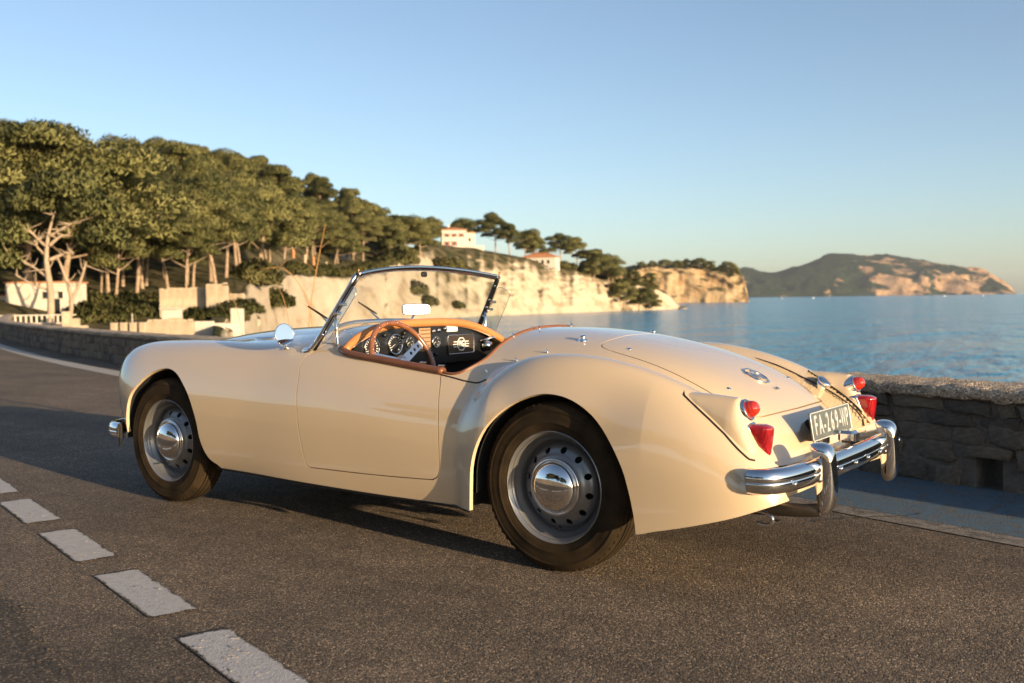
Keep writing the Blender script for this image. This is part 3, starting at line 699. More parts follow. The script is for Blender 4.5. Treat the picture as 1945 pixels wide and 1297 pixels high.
# dashboard
dash_m = mat('dash_black', (.010, .010, .011), .30, coat=.4)
dx = -1.232
top = [(y, float(np.interp(abs(y), [0,.1,.2,.3,.4,.5,.56], [.905,.904,.899,.889,.870,.838,.800]))) for y in np.linspace(.56, -.56, 41)]
poly = [(-.56,.735),(-.50,.705),(-.3,.70),(0,.70),(.3,.70),(.50,.705),(.56,.735)]+top
mb = MB(); mb.prism(poly, (dx, 0, 0), (0, 1, 0), (0, 0, 1), (1, 0, 0), .012, bevel=.002); dash = mb.build('dashboard', dash_m, car)
white = mat('dial_white', (.75, .74, .68), .5); dialb = mat('dial_black', (.012, .012, .013), .4); orange = mat('needle_orange', (.7, .25, .05), .5)
def gauge(y, z, r, nt=12, face=dialb):
    c_ = np.array([dx+.012, y, z]); mb = MB(); mb.lathe([(r*1.0,-.002),(r*1.02,.008),(r*.98,.012),(r*.90,.011),(r*.88,.004)], c_, (1, 0, 0), 36); go = mb.build('gauge', chrome, dash)
    mb = MB(); mb.lathe([(r*.9,.004),(.0005,.004)], c_, (1, 0, 0), 32); mb.build('dial_face', face, go)
    mb = MB()
    for k in range(nt):
        a_ = R(-135+270*k/(nt-1)); rot = np.array([[1,0,0],[0,math.cos(a_),math.sin(a_)],[0,-math.sin(a_),math.cos(a_)]])
        mb.box(c_+[.0052, r*.74*math.sin(a_), r*.74*math.cos(a_)], (.001, r*.06, r*.20), rot)
    tk = mb.build('dial_mark', white, go); tk['kind'] = 'stuff'
    a_ = R(-120); mb = MB(); mb.tube([c_+[.006, 0, 0], c_+[.006, r*.65*math.sin(a_), r*.65*math.cos(a_)]], .0012, 5); mb.build('needle', white, go)
gauge(-.375, .802, .050, 15); gauge(-.215, .812, .050, 15); gauge(-.112, .818, .028, 6); gauge(.083, .812, .029, 7)
def knob(y, z, r=.011, l=.02, m=None):
    mb = MB(); c_ = np.array([dx+.012, y, z]); mb.lathe([(r*.5,0),(r*.5,l*.5),(r,l*.55),(r,l*.9),(r*.8,l),(.0003,l)], c_, (1, 0, 0), 16); mb.build('knob', m or trim_black, dash)
for y, z in ((-.29,.858),(-.155,.862),(-.13,.875),(-.165,.845),(.06,.865),(.10,.868),(.15,.875),(.04,.755),(.075,.75),(-.46,.78),(-.44,.75)): knob(y, z, m=chrome if (y > .05 and z > .8) else None)
mb = MB(); mb.box((dx+.016, 0, .826), (.008, .085, .115), bevel=.002); sp = mb.build('speaker_panel', mat('tan_panel', (.33, .22, .12), .5), dash)
for k in range(6): mb = MB(); mb.box((dx+.021, 0, .778+k*.019), (.003, .07, .005)); mb.build('speaker_bar', leather_dk, sp)
mb = MB(); mb.box((dx+.014, .215, .876), (.004, .085, .034)); mb.build('dash_notice', mat('paper', (.75, .72, .64), .6), dash)
mb = MB(); ring_ = np.array([(dx+.016, .285+a_, .792+b2) for a_, b2 in cor(.105, .048, .008)]); mb.tube(ring_, .003, 6, closed=True, up=(1, 0, 0)); bp = mb.build('blanking_plate', chrome, dash)
mb = MB(); mb.box((dx+.013, .285, .792), (.004, .205, .092)); mb.build('plate_field', mat('dark_wood_plate', (.035, .022, .014), .35, coat=.3), bp)
badge(np.array([dx+.016, .285, .792]), np.array([0, 1., 0]), np.array([0, 0, 1.]), np.array([1., 0, 0]), .034, bp, white, .001)
for k, w_ in enumerate((.052, .060, .052)):
    for sg in (1, -1): mb = MB(); mb.box((dx+.0165, .285+sg*(.034+w_/2*.5), .792+(k-1)*.013), (.002, w_*.55, .004)); mb.build('badge_wing', white, bp)
mb = MB(); c_ = np.array([dx+.012, .475, .775]); mb.tube([c_, c_+[.03, 0, 0], c_+[.05, .0, .0]], [.02, .03, .022], 20); mb.build('fresh_air_outlet', chrome, dash)
mb = MB(); mb.tube([(dx+.02, .44, .80), (dx+.06, .50, .82), (dx+.05, .55, .805)], .008, 8); mb.build('grab_handle', chrome, dash)
# steering wheel
wc = np.array([-1.035, -.352, .742]); tl = R(24); wn_ = np.array([math.cos(tl), 0, math.sin(tl)]); wu = np.array([-math.sin(tl), 0, math.cos(tl)]); wy = np.array([0, 1., 0])
sw = MB(); sw.tube([wc+.192*(math.cos(a_)*wu+math.sin(a_)*wy) for a_ in np.linspace(0, 2*np.pi, 73)[:-1]], .0128, 12, closed=True, up=wn_)
wood = noisy('steering_wood', (.16, .055, .022), (.26, .10, .04), 30, .22, 0, coat=.7); swo = sw.build('steering_wheel', wood, car)
for a_ in (R(62), R(-78), R(172)):
    d_ = math.cos(a_)*wu+math.sin(a_)*wy; s_ = np.cross(wn_, d_)
    # spoke blade with three round holes
    L0, L1 = .02, .192; xs2 = np.linspace(L0, L1, 60); ys2 = np.linspace(-1, 1, 17); X_, Y_ = np.meshgrid(xs2, ys2, indexing='ij'); hw = np.interp(X_, [L0, L1], [.021, .016]); Vv = np.stack([X_, Y_*hw], -1).reshape(-1, 2)
    n1, n2 = X_.shape; i_ = (np.arange(n1-1)[:, None]*n2+np.arange(n2-1)).ravel(); q_ = np.stack([i_, i_+1, i_+n2+1, i_+n2], 1); Tt = np.concatenate([q_[:, [0,1,2]], q_[:, [0,2,3]]])
    fd = np.min(np.stack([np.hypot(Vv[:, 0]-h_, Vv[:, 1])-.0085 for h_ in (.085, .118, .150)]), axis=0)
    V3 = wc+Vv[:, :1]*d_+Vv[:, 1:]*s_+wn_*(.002-.015*(1-Vv[:, :1]/.19)); N3 = np.tile(wn_, (len(V3), 1))
    tn_ = np.cross(V3[Tt[:, 1]]-V3[Tt[:, 0]], V3[Tt[:, 2]]-V3[Tt[:, 0]]); f_ = (tn_*N3[Tt[:, 0]]).sum(1) < 0; Tt[f_] = Tt[f_][:, ::-1]
    m_ = flange(*clip(V3, N3, Tt, fd), depth=.003); raw('spoke', m_[0], m_[2], alloy, swo, True, m_[1])
mb = MB(); mb.lathe([(.032,-.03),(.034,-.006),(.030,.004),(.022,.010),(.0005,.012)], wc, wn_, 28); mb.build('wheel_hub', alloy, swo)
mb = MB(); mb.tube([wc-wn_*.02, wc-wn_*.22], .022, 14); mb.build('steering_column', trim_black, swo)
for k in range(18):
    a_ = 2*np.pi*(k+.5)/18; p_ = wc+.192*(math.cos(a_)*wu+math.sin(a_)*wy)+wn_*.0125; mb = MB(); mb.lathe([(.0028,-.002),(.002,.0008),(.0003,.001)], p_, wn_, 8); mb.build('rim_rivet', alloy, swo)
# seats, low in the dark cockpit
for sg in (1, -1):
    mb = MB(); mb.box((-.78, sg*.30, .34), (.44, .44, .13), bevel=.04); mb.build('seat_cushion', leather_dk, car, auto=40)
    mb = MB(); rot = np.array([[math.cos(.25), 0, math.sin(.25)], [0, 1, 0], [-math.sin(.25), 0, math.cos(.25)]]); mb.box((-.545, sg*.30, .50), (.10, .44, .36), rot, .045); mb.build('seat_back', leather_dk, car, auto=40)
mb = MB(); mb.tube([(-1.0, -.02, .40), (-.98, -.02, .56)], .008, 8); mb.lathe(dome(.02, .02), (-.98, -.02, .555), (0, 0, 1), 16); mb.build('gear_lever', trim_black, car)
# ----------------------------------------------------------------- windscreen
glass = bpy.data.materials.new('clear_glass'); glass.use_nodes = True; t = glass.node_tree; t.nodes.remove(t.nodes['Principled BSDF'])
tr = t.nodes.new('ShaderNodeBsdfTransparent'); tr.inputs[0].default_value = (.90, .93, .92, 1); gl = t.nodes.new('ShaderNodeBsdfGlossy'); gl.inputs['Roughness'].default_value = .01
lw = t.nodes.new('ShaderNodeLayerWeight'); lw.inputs[0].default_value = .5; p5 = t.nodes.new('ShaderNodeMath'); p5.operation = 'POWER'; p5.inputs[1].default_value = 4.5; t.links.new(lw.outputs['Facing'], p5.inputs[0])
ma = t.nodes.new('ShaderNodeMath'); ma.operation = 'MULTIPLY_ADD'; ma.inputs[1].default_value = .9; ma.inputs[2].default_value = .05; t.links.new(p5.outputs[0], ma.inputs[0])
ms = t.nodes.new('ShaderNodeMixShader'); t.links.new(ma.outputs[0], ms.inputs[0]); t.links.new(tr.outputs[0], ms.inputs[1]); t.links.new(gl.outputs[0], ms.inputs[2]); t.links.new(ms.outputs[0], t.nodes['Material Output'].inputs[0])
yy = np.linspace(-1, 1, 41); q2 = 1-np.abs(yy)**2.0
wtop = np.column_stack([-1.148-.062*q2, .522*yy, 1.136+.042*q2])
wbx, wby = -1.372-.150*q2, .588*yy; wbz = surf_z(wbx, wby); wbot = np.column_stack([wbx, wby, np.maximum(wbz+.004, .80)])
ws = MB(); ws.tube(wtop, .0165, 8, flat=(1.0, .5), up=(.55, 0, .8)); wso = ws.build('windscreen_frame', chrome, car)
ws = MB(); ws.tube(wbot+[0, 0, .008], .010, 8, flat=(1.4, .6)); ws.build('lower_rail', chrome, wso)
for sg in (1, -1):
    a_ = wtop[-1 if sg > 0 else 0]; b2 = wbot[-1 if sg > 0 else 0]
    mb = MB(); mb.tube(np.linspace(a_+(a_-b2)*.02, b2, 8), .0155, 8, flat=(.55, 1.0), up=(0, 1, 0)); mb.build('screen_pillar', trim_black, wso)
    mb = MB(); d_ = (b2-a_); P_ = np.linspace(a_+(a_-b2)*.02, b2-d_*0, 8)+np.array([-.010, sg*.008, -.004]); mb.tube(P_, .0095, 8); mb.build('pillar_moulding', chrome, wso)
    mb = MB(); f0 = b2+np.array([0, 0, 0]); mb.tube(catmull([a_+(b2-a_)*.78, a_+(b2-a_)*.92+[-.008, sg*.004, 0], b2+[-.020, sg*.006, -.004], b2+[-.06, sg*.004, -.012]], 5), [.012]*5+[.014]*5+[.016]*5+[.006], 8); mb.build('pillar_foot', chrome, wso)
    st0 = a_+(b2-a_)*.52; st1 = np.array([-1.262, sg*.545, 0]); st1[2] = surf_z(st1[:1], st1[1:2])[0]
    mb = MB(); mb.tube([st0, st0*.5+st1*.5+[.002, 0, 0], st1+[0, 0, .008], st1-[0, 0, .004]], [.007, .0075, .008, .013], 10); mb.build('screen_stanchion', chrome, wso)
    for f in (.14, .36, .48, .62, .8): mb = MB(); pp = a_+(b2-a_)*f+np.array([.009, -sg*.006, .004]); mb.lathe(dome(.006, .006), pp, (.8, -.3*sg, .4), 10); mb.build('pillar_screw', chrome, wso)
    mb = MB(); mb.tube([a_+[0, 0, .004], a_+[.010, sg*.004, .030]], [.006, .004], 8); mb.build('hood_pin', mat('brass_pin', (.30, .16, .06), .4, .8), wso)
    # clear wind deflector on a small clamp
    c0 = a_+(b2-a_)*.44; dv = (b2-a_)/np.linalg.norm(b2-a_); ov = np.array([.93, sg*.30, .10]); ov -= dv*(ov@dv); ov /= np.linalg.norm(ov)
    po = cor(.135, .040, .025); mb = MB(); nn_ = np.cross(dv, ov); nn_ /= np.linalg.norm(nn_); cc = c0+ov*.055
    mb.prism(po, cc, dv, ov, nn_, .004); mb.build('wind_deflector', glass, wso)
    mb = MB(); ring_ = np.array([cc+dv*a2+ov*b3+nn_*.002 for a2, b3 in po]); mb.tube(ring_, .0016, 5, closed=True, up=nn_); mb.build('deflector_edge', alloy, wso)
    for f in (.36, .48): mb = MB(); mb.box(a_+(b2-a_)*f+ov*.022, (.03, .03, .014), bevel=.004); mb.build('deflector_clamp', chrome, wso)
V_ = np.concatenate([wtop, wbot+[0, 0, .006]]); n_ = 41
mb = MB(); mb.add(V_, [(i, i+1, n_+i+1, n_+i) for i in range(40)]); mb.build('windscreen_glass', glass, wso)
# mirror on the scuttle, catching the bright sky
mirror_m = mat('mirror_glass', (.93, .93, .93), .01, 1.0)
mc = np.array([-1.262, .002, .975]); mb = MB(); mb.prism(catmull(np.array([(.070,.0),(.066,.022),(.045,.027),(0,.028),(-.045,.027),(-.066,.022),(-.070,0),(-.066,-.022),(-.045,-.027),(0,-.028),(.045,-.027),(.066,-.022)]), 3, True), mc-np.array([.014, 0, 0]), (.507, .862, 0), (-.052, .03, .998), (.862, -.507, .06), .015, bevel=.004); mo = mb.build('rear_view_mirror', chrome, car)
mb = MB(); mb.prism(catmull(np.array([(.064,.0),(.060,.019),(.043,.023),(0,.024),(-.043,.023),(-.060,.019),(-.064,0),(-.060,-.019),(-.043,-.023),(0,-.024),(.043,-.023),(.060,-.019)]), 3, True), mc+np.array([.0012, 0, 0]), (.507, .862, 0), (-.052, .03, .998), (.862, -.507, .06), .0012); mb.build('mirror_glass', mirror_m, mo)
mb = MB(); mb.tube([mc+[-.01, -.01, -.02], (-1.275, -.03, .925), (-1.28, -.045, .905)], .005, 8); mb.lathe(dome(.012, .02), mc+[-.012, 0, -.0], (-1, 0, 0), 12); mb.build('mirror_stem', chrome, mo)
mb = MB(); pt2 = np.array([-1.208, .0, 1.160]); mb.box(pt2+[.004, -.01, -.012], (.02, .035, .026), bevel=.006); mb.build('top_bracket', trim_black, wso)
# wipers resting on the glass
for y0, a0 in ((-.36, -62), (.02, -58)):
    i_ = int(np.argmin(np.abs(wby-y0))); b0 = wbot[i_]+np.array([-.022, 0, .014]); gd = wtop[i_]-wbot[i_]; gd /= np.linalg.norm(gd); sd_ = np.array([0, 1., 0])
    tip = b0+gd*.10+sd_*(-.17); mb = MB(); mb.tube([b0, b0*.4+tip*.6+[-.008, 0, .004], tip], [.006, .0045, .003], 8); wo_ = mb.build('wiper', chrome, car)
    bd_ = gd*.08-sd_*.17; bd_ /= np.linalg.norm(bd_); mb = MB(); mb.tube([tip-bd_*.12+[-.002, 0, .002], tip-bd_*.0, tip+bd_*.10], [.004, .006, .004], 6); mb.build('wiper_blade', rubber, wo_)
# round wing mirror
wm = np.array([-1.560, -.600, .868]); mdir = np.array([.985, -.10, .12]); mdir /= np.linalg.norm(mdir); mb = MB(); mb.lathe([(.0005,-.022),(.020,-.020),(.040,-.012),(.050,-.002),(.0535,.004),(.0525,.007),(.050,.006)], wm, mdir, 36); wmo = mb.build('wing_mirror', chrome, car)
mb = MB(); mb.lathe([(.0505,.0055),(.0005,.0055)], wm, mdir, 32); mb.build('mirror_glass', mirror_m, wmo)
fz = float(surf_z(np.array([-1.572]), np.array([-.575]))[0]); mb = MB(); mb.tube([wm-mdir*.012+[0, 0, -.03], wm+[-.012, .020, -.050], (-1.572, -.575, fz+.008), (-1.572, -.575, fz-.004)], [.006, .006, .008, .020], 10); mb.build('mirror_stem', chrome, wmo)
for sg in (1, -1):
    for x, y in ((-1.285, .49), (-1.30, .42)): stud(x, sg*y, .006, .006, 'scuttle_stud')
    stud(-1.42, sg*.35, .008, .004, 'scuttle_stud')
for x in (-.70, -.60): 
    z_ = float(surf_z(np.array([x]), np.array([-.605]))[0]); mb = MB(); mb.box((x, -.600, z_+.024), (.035, .010, .008), bevel=.002); mb.build('door_latch', chrome, car)
# ================================================================= the place: road, wall, sea
FWD = np.array([c_f[0], c_f[1]]); FWD /= np.linalg.norm(FWD); RGT = np.array([FWD[1], -FWD[0]])
def UD(u, d): return CAM[:2]+d*(FWD+((u-972.5)/1906.7)*RGT)      # a bearing and a distance from where the photographer stands
y_w = pchip([-90,-60,-45,-31,-18.5,-13.5,-5,.21,1.19,6,14,40,90], [45,28,20,12.9,7.9,6.15,3.62,2.10,1.78,.30,-2.1,-9.5,-24])
y_e = pchip([-90,-60,-45,-30,-21,-14.9,-10.9,-5,.445,1.36,6,14,40,90], [43.4,26.5,18.6,11.7,8.0,5.75,4.45,2.62,.94,.66,-.76,-3.2,-10.6,-25])
y_d = pchip([-90,-60,-30,-14,-8,-3.36,-.44,3,14,40,90], [39,22.5,8.0,2.4,.40,-1.02,-1.88,-2.9,-6.3,-13.8,-28])
asphalt = bpy.data.materials.new('asphalt'); asphalt.use_nodes = True
def asphalt_nodes(m, c_dark, c_mid, c_light, scale=190):
    t, b, L = nodes(m); tc = t.nodes.new('ShaderNodeTexCoord')
    vo = t.nodes.new('ShaderNodeTexVoronoi'); vo.inputs['Scale'].default_value = scale; vo.inputs['Randomness'].default_value = 1; L(tc.outputs['Object'], vo.inputs['Vector'])
    v2 = t.nodes.new('ShaderNodeTexVoronoi'); v2.inputs['Scale'].default_value = scale*.45; L(tc.outputs['Object'], v2.inputs['Vector'])
    sep = t.nodes.new('ShaderNodeSeparateColor'); L(vo.outputs['Color'], sep.inputs[0])
    r = ramp(t, sep.outputs[0], [(.0, c_dark), (.45, c_mid), (.78, c_mid), (1., c_light)])
    big = noise(t, .55, 5); rb = ramp(t, big.outputs[0], [(.30, (.72, .72, .72)), (.70, (1.22, 1.2, 1.18))])
    med = noise(t, 7, 4); rm = ramp(t, med.outputs[0], [(.3, (.82, .82, .82)), (.7, (1.15, 1.15, 1.15))])
    c = mix(t, 1.0, r.outputs[0], rb.outputs[0], 'MULTIPLY'); c = mix(t, 1.0, c, rm.outputs[0], 'MULTIPLY')
    mpw = t.nodes.new('ShaderNodeMapping'); mpw.inputs['Rotation'].default_value = (0, 0, R(16.5)); mpw.inputs['Scale'].default_value = (.10, 1.5, 1); L(tc.outputs['Object'], mpw.inputs[0]); nw = noise(t, 1.0, 5, .6, vec=mpw.outputs[0]); rw_ = ramp(t, nw.outputs[0], [(.32, (.78, .78, .79)), (.66, (1.18, 1.17, 1.15))]); c = mix(t, 1.0, c, rw_.outputs[0], 'MULTIPLY'); L(c, b.inputs['Base Color'])
    b.inputs['Roughness'].default_value = .82; b.inputs['Specular IOR Level'].default_value = .35
    m1 = t.nodes.new('ShaderNodeMath'); m1.operation = 'MULTIPLY_ADD'; L(vo.outputs['Distance'], m1.inputs[0]); m1.inputs[1].default_value = -1.0
    m2 = t.nodes.new('ShaderNodeMath'); m2.operation = 'MULTIPLY'; L(v2.outputs['Distance'], m2.inputs[0]); m2.inputs[1].default_value = -.9; L(m2.outputs[0], m1.inputs[2])
    bump(t, b, m1.outputs[0], 1.0, .007); return t, b, L, tc
asphalt_nodes(asphalt, (.050, .038, .028), (.150, .114, .082), (.48, .36, .25))
patch_m = bpy.data.materials.new('dark_asphalt'); patch_m.use_nodes = True; asphalt_nodes(patch_m, (.034, .027, .020), (.096, .074, .054), (.32, .24, .16), 150)
def worn(name, c_paint, c_under, thr, wid, edge=False):
    m = bpy.data.materials.new(name); m.use_nodes = True; t, b, L, tc = asphalt_nodes(m, *c_under)
    base_c = b.inputs['Base Color'].links[0].from_socket
    n = noise(t, 11, 8, .72); n2 = noise(t, 90, 3, .7)
    ad = t.nodes.new('ShaderNodeMath'); ad.operation = 'MULTIPLY_ADD'; L(n2.outputs[0], ad.inputs[0]); ad.inputs[1].default_value = .45; L(n.outputs[0], ad.inputs[2])
    src = ad.outputs[0]
    if edge:
        an = t.nodes.new('ShaderNodeAttribute'); an.attribute_name = 'edge'; e1 = t.nodes.new('ShaderNodeMath'); e1.operation = 'MULTIPLY_ADD'; L(an.outputs['Fac'], e1.inputs[0]); e1.inputs[1].default_value = .40; L(src, e1.inputs[2]); e2 = t.nodes.new('ShaderNodeMath'); e2.operation = 'SUBTRACT'; L(e1.outputs[0], e2.inputs[0]); e2.inputs[1].default_value = .40; src = e2.outputs[0]
    r = ramp(t, src, [(thr-wid, (0, 0, 0)), (thr+wid, (1, 1, 1))])
    n3 = noise(t, 30, 4); pc = ramp(t, n3.outputs[0], [(.3, tuple(x*.85 for x in c_paint)), (.7, tuple(min(x*1.1, .9) for x in c_paint))])
    c = mix(t, r.outputs[0], base_c, pc.outputs[0]); L(c, b.inputs['Base Color'])
    bn = [n_ for n_ in t.nodes if n_.type == 'BUMP'][0]
    mm = t.nodes.new('ShaderNodeMath'); mm.operation = 'MULTIPLY_ADD'; L(r.outputs[0], mm.inputs[0]); mm.inputs[1].default_value = -.75; mm.inputs[2].default_value = 1.0; L(mm.outputs[0], bn.inputs['Strength'])
    return m
under = ((.030, .025, .021), (.075, .064, .054), (.22, .18, .14))
dash_paint = worn('worn_white_paint', (.46, .43, .41), under, .49, .09, True)
line_paint = worn('faded_line_paint', (.29, .25, .21), under, .70, .16)
far_line = worn('far_line_paint', (.46, .42, .37), under, .5, .2)
blue_paint = worn('worn_blue_paint', (.080, .130, .170), ((.06, .055, .05), (.14, .125, .11), (.34, .29, .23)), .665, .10)
def strip(name, fa, fb, x0, x1, n, z, m, parent=None, kind='structure'):
    xs_ = np.linspace(x0, x1, n); A = np.column_stack([xs_, fa(xs_), np.full(n, z)]); B = np.column_stack([xs_, fb(xs_), np.full(n, z)])
    o = raw(name, np.concatenate([A, B]), np.array([(i, i+1, n+i+1, n+i) for i in range(n-1)]), m, parent, False)
    if kind and not parent: o['kind'] = kind
    return o
earth = noisy('dry_earth', (.16, .12, .08), (.24, .185, .125), .8, .95, .4, .05)
gnd = strip('ground', lambda x: x*0-1400, lambda x: y_w(x)+.1, -90, 90, 120, -.03, earth)
g2 = MB(); g2.add([(90, -1400, -.03), (2500, -1400, -.03), (2500, -700, -.03), (90, -24, -.03)], [(0, 1, 2, 3)], False); g2.add([(-90, -1400, -.03), (-90, 45, -.03), (-2500, 250, -.03), (-2500, -1400, -.03)], [(0, 3, 2, 1)], False)
o = g2.build('inland_ground', earth); o['kind'] = 'structure'
bk = []; nb_ = 90; xb = np.linspace(-88, 88, nb_)
offs = [(4.8, -.02), (6.5, .25), (9, 1.1), (13, 1.6), (20, 1.9), (34, 2.6), (60, 2.6)]
for dy_, z_ in offs: bk.append(np.column_stack([xb, y_d(xb)-dy_, np.full(nb_, z_)+.25*np.sin(xb*.7+dy_)*(z_ > .1)]))
bo_ = raw('unseen_bounce_bank', np.concatenate(bk), np.array([(r_*nb_+i, r_*nb_+i+1, (r_+1)*nb_+i+1, (r_+1)*nb_+i) for r_ in range(len(offs)-1) for i in range(nb_-1)])[:, ::-1], noisy('bounce_bank_ochre', (.26, .18, .10), (.40, .29, .17), .6, .95, .6, .1), None, True); bo_['kind'] = 'structure'  # unseen ochre slope, added to bounce warm light and cut low blue sky
road = strip('road', lambda x: y_d(x)-4.6, lambda x: y_w(x)+.06, -88, 88, 240, 0, asphalt)
strip('edge_line', lambda x: y_e(x)-.005, lambda x: y_e(x)+.145, -9, 88, 160, .004, line_paint, road)
strip('edge_line', lambda x: y_e(x)-.02, lambda x: y_e(x)+.30, -88, -9, 120, .004, far_line, road)
strip('painted_shoulder', lambda x: y_e(x)+.15, lambda x: y_w(x)+.05, -4.5, 60, 140, .004, blue_paint, road)
for k in range(-16, 26):
    x0 = -1.395+.868*k; A_, B_ = np.meshgrid(np.linspace(0, 1, 29), np.linspace(0, 1, 9), indexing='ij'); X_ = x0+A_*.625+(-.012+B_*.047); Y_ = y_d(X_)-.085+B_*.17
    i_ = (np.arange(28)[:, None]*9+np.arange(8)).ravel(); do = raw('lane_dash', np.stack([X_, Y_, np.full(X_.shape, .004)], -1).reshape(-1, 3), np.stack([i_, i_+9, i_+10, i_+1], 1), dash_paint, road, False)
    ed = np.minimum(np.minimum(A_, 1-A_)*.625, np.minimum(B_, 1-B_)*.17)/.022; at_ = do.data.attributes.new('edge', 'FLOAT', 'POINT'); at_.data.foreach_set('value', np.clip(ed, 0, 1).ravel().astype(np.float32))
# darker repair patch with a crumbling lip, lower left
pe = lambda x: -2.46-.318*(x+.0)
rp = strip('asphalt_patch', lambda x: pe(x)-3.2, lambda x: pe(x)+.012*np.sin(x*9)+.008*np.sin(x*31), -9, 7, 300, .004, patch_m, road)
lip = MB(); rn = np.random.default_rng(3)
for k in range(170):
    x = rn.uniform(-3.0, 1.2); s_ = rn.uniform(.0012, .0042); rot = np.array(Matrix.Rotation(rn.uniform(0, 6), 3, 'Z')); lip.box((x, pe(x)+.012*math.sin(x*9)+rn.normal(0, .018), .003+s_*.3), (s_*2.2, s_*1.4, s_), rot, s_*.3)
lo_ = lip.build('patch_gravel', noisy('crumbled_asphalt', (.05, .037, .026), (.10, .072, .048), 40, .9, .3, .002), road); lo_['kind'] = 'stuff'
# flakes of lifted paint on the nearest dashes
fl_m = mat('paint_flake', (.34, .31, .28), .9); fk = MB()
for k in range(46):
    kk = rn.choice([0, 1, 1, 1, 2, -1, -2]); x = -1.395+.868*kk+rn.uniform(.06, .56); y = float(y_d(np.array([x]))[0])+rn.uniform(-.07, .07); L_f = rn.uniform(.005, .03); rot = np.array(Matrix.Rotation(rn.normal(.25, .35), 3, 'Z')@Matrix.Rotation(rn.uniform(-.12, .12), 3, 'X'))
    fk.box((x, y, .0055), (L_f, L_f*rn.uniform(.2, .45), .0018), rot, .0008)
fo = fk.build('paint_flake', fl_m, road); fo['kind'] = 'stuff'

ck = MB(); cx_ = catmull(np.array([(.50,.62),(.58,.74),(.66,.80),(.71,.92),(.80,.98),(.86,1.08)])+rn.normal(0, .012, (6, 2)), 5); cx_ = cx_+rn.normal(0, .004, cx_.shape)
ck.tube(np.column_stack([cx_, np.full(len(cx_), .0058)]), np.abs(rn.normal(.0035, .0012, len(cx_))), 5, flat=(.25, 1)); ck.build('crack', mat('crack_dark', (.02, .017, .014), .95), road)
# ----------------------------------------------------------------- stone parapet
HW, TW = .50, .42
stone_a = [noisy('wall_stone', c1, c2, 7, .92, 1.0, .035, bscale=22) for c1, c2 in (((.17, .13, .095), (.33, .265, .195)), ((.22, .165, .11), (.40, .31, .215)), ((.12, .10, .08), (.24, .195, .15)))]
mortar = noisy('mortar', (.10, .082, .064), (.18, .15, .12), 14, .95, .8, .02, bscale=40)
cap_m = bpy.data.materials.new('rough_concrete'); cap_m.use_nodes = True; asphalt_nodes(cap_m, (.20, .15, .10), (.46, .355, .255), (.85, .70, .53), 95)
def wall_frame(x):
    y = float(y_w(np.array([x]))[0]); dy = float((y_w(np.array([x+.05]))-y_w(np.array([x-.05])))[0])/.1
    t = np.array([1, dy]); t /= np.linalg.norm(t); n = np.array([t[1], -t[0]])   # n points to the road
    return np.array([x, y]), t, n
wall = empty('stone_parapet_wall', (.2, 2.3, 0)); tag(wall, 'low rubble stone sea wall with rough rounded concrete top behind the car', 'wall')
wall_inv = np.array([.2, 2.3, 0])
def wbuild(mb, name, m): o = mb.build(name, m, wall, auto=60); o.data.transform(Matrix.Translation(-Vector(wall_inv))); return o
HOLE = (.93, 1.07, .165)
def wall_seg(x0, x1, z0, z1, off0, off1, name, m, n=None, noise_a=0., prof=None):
    n = n or max(2, int((x1-x0)/.12)+1); mb = MB(); rows = []
    pr = np.array(prof if prof is not None else [(off0, z0), (off0, z1), (-off1, z1), (-off1, z0)])
    for x in np.linspace(x0, x1, n):
        c_, t_, n_ = wall_frame(x); q_ = pr.copy()
        if noise_a: q_ = q_+rn.normal(0, noise_a, q_.shape)
        rows.append(np.column_stack([c_[0]+n_[0]*q_[:, 0], c_[1]+n_[1]*q_[:, 0], q_[:, 1]]))
    k = len(pr); V_ = np.concatenate(rows); F_ = [(i*k+j, (i+1)*k+j, (i+1)*k+(j+1) % k, i*k+(j+1) % k) for i in range(n-1) for j in range(k)]+[tuple(range(k))[::-1], tuple(range((n-1)*k, n*k))]
    mb.add(V_, F_, True); return wbuild(mb, name, m)
for x0, x1 in ((-60, -33), (-33, -8), (-8, HOLE[0]), (HOLE[1], 12), (12, 60)): wall_seg(x0, x1, -4.5, HW-.02, -.015, TW, 'wall_core', mortar)
wall_seg(HOLE[0], HOLE[1], HOLE[2], HW-.02, -.015, TW, 'wall_core', mortar, 3); wall_seg(HOLE[0], HOLE[1], -4.5, .0, -.015, TW, 'wall_core', mortar, 3)
capp = [(.014, HW-.035), (.024, HW-.02), (.028, HW+.004), (.020, HW+.020), (.0, HW+.030), (-.06, HW+.036), (-.20, HW+.042), (-.34, HW+.038), (-.44, HW+.022), (-.46, HW-.01), (-.45, HW-.035)]
wall_seg(-60, -8, 0, 0, 0, 0, 'wall_cap', cap_m, 420, .006, capp); wall_seg(-8, 14, 0, 0, 0, 0, 'wall_cap', cap_m, 560, .0045, capp); wall_seg(14, 60, 0, 0, 0, 0, 'wall_cap', cap_m, 200, .006, capp)
protos = []
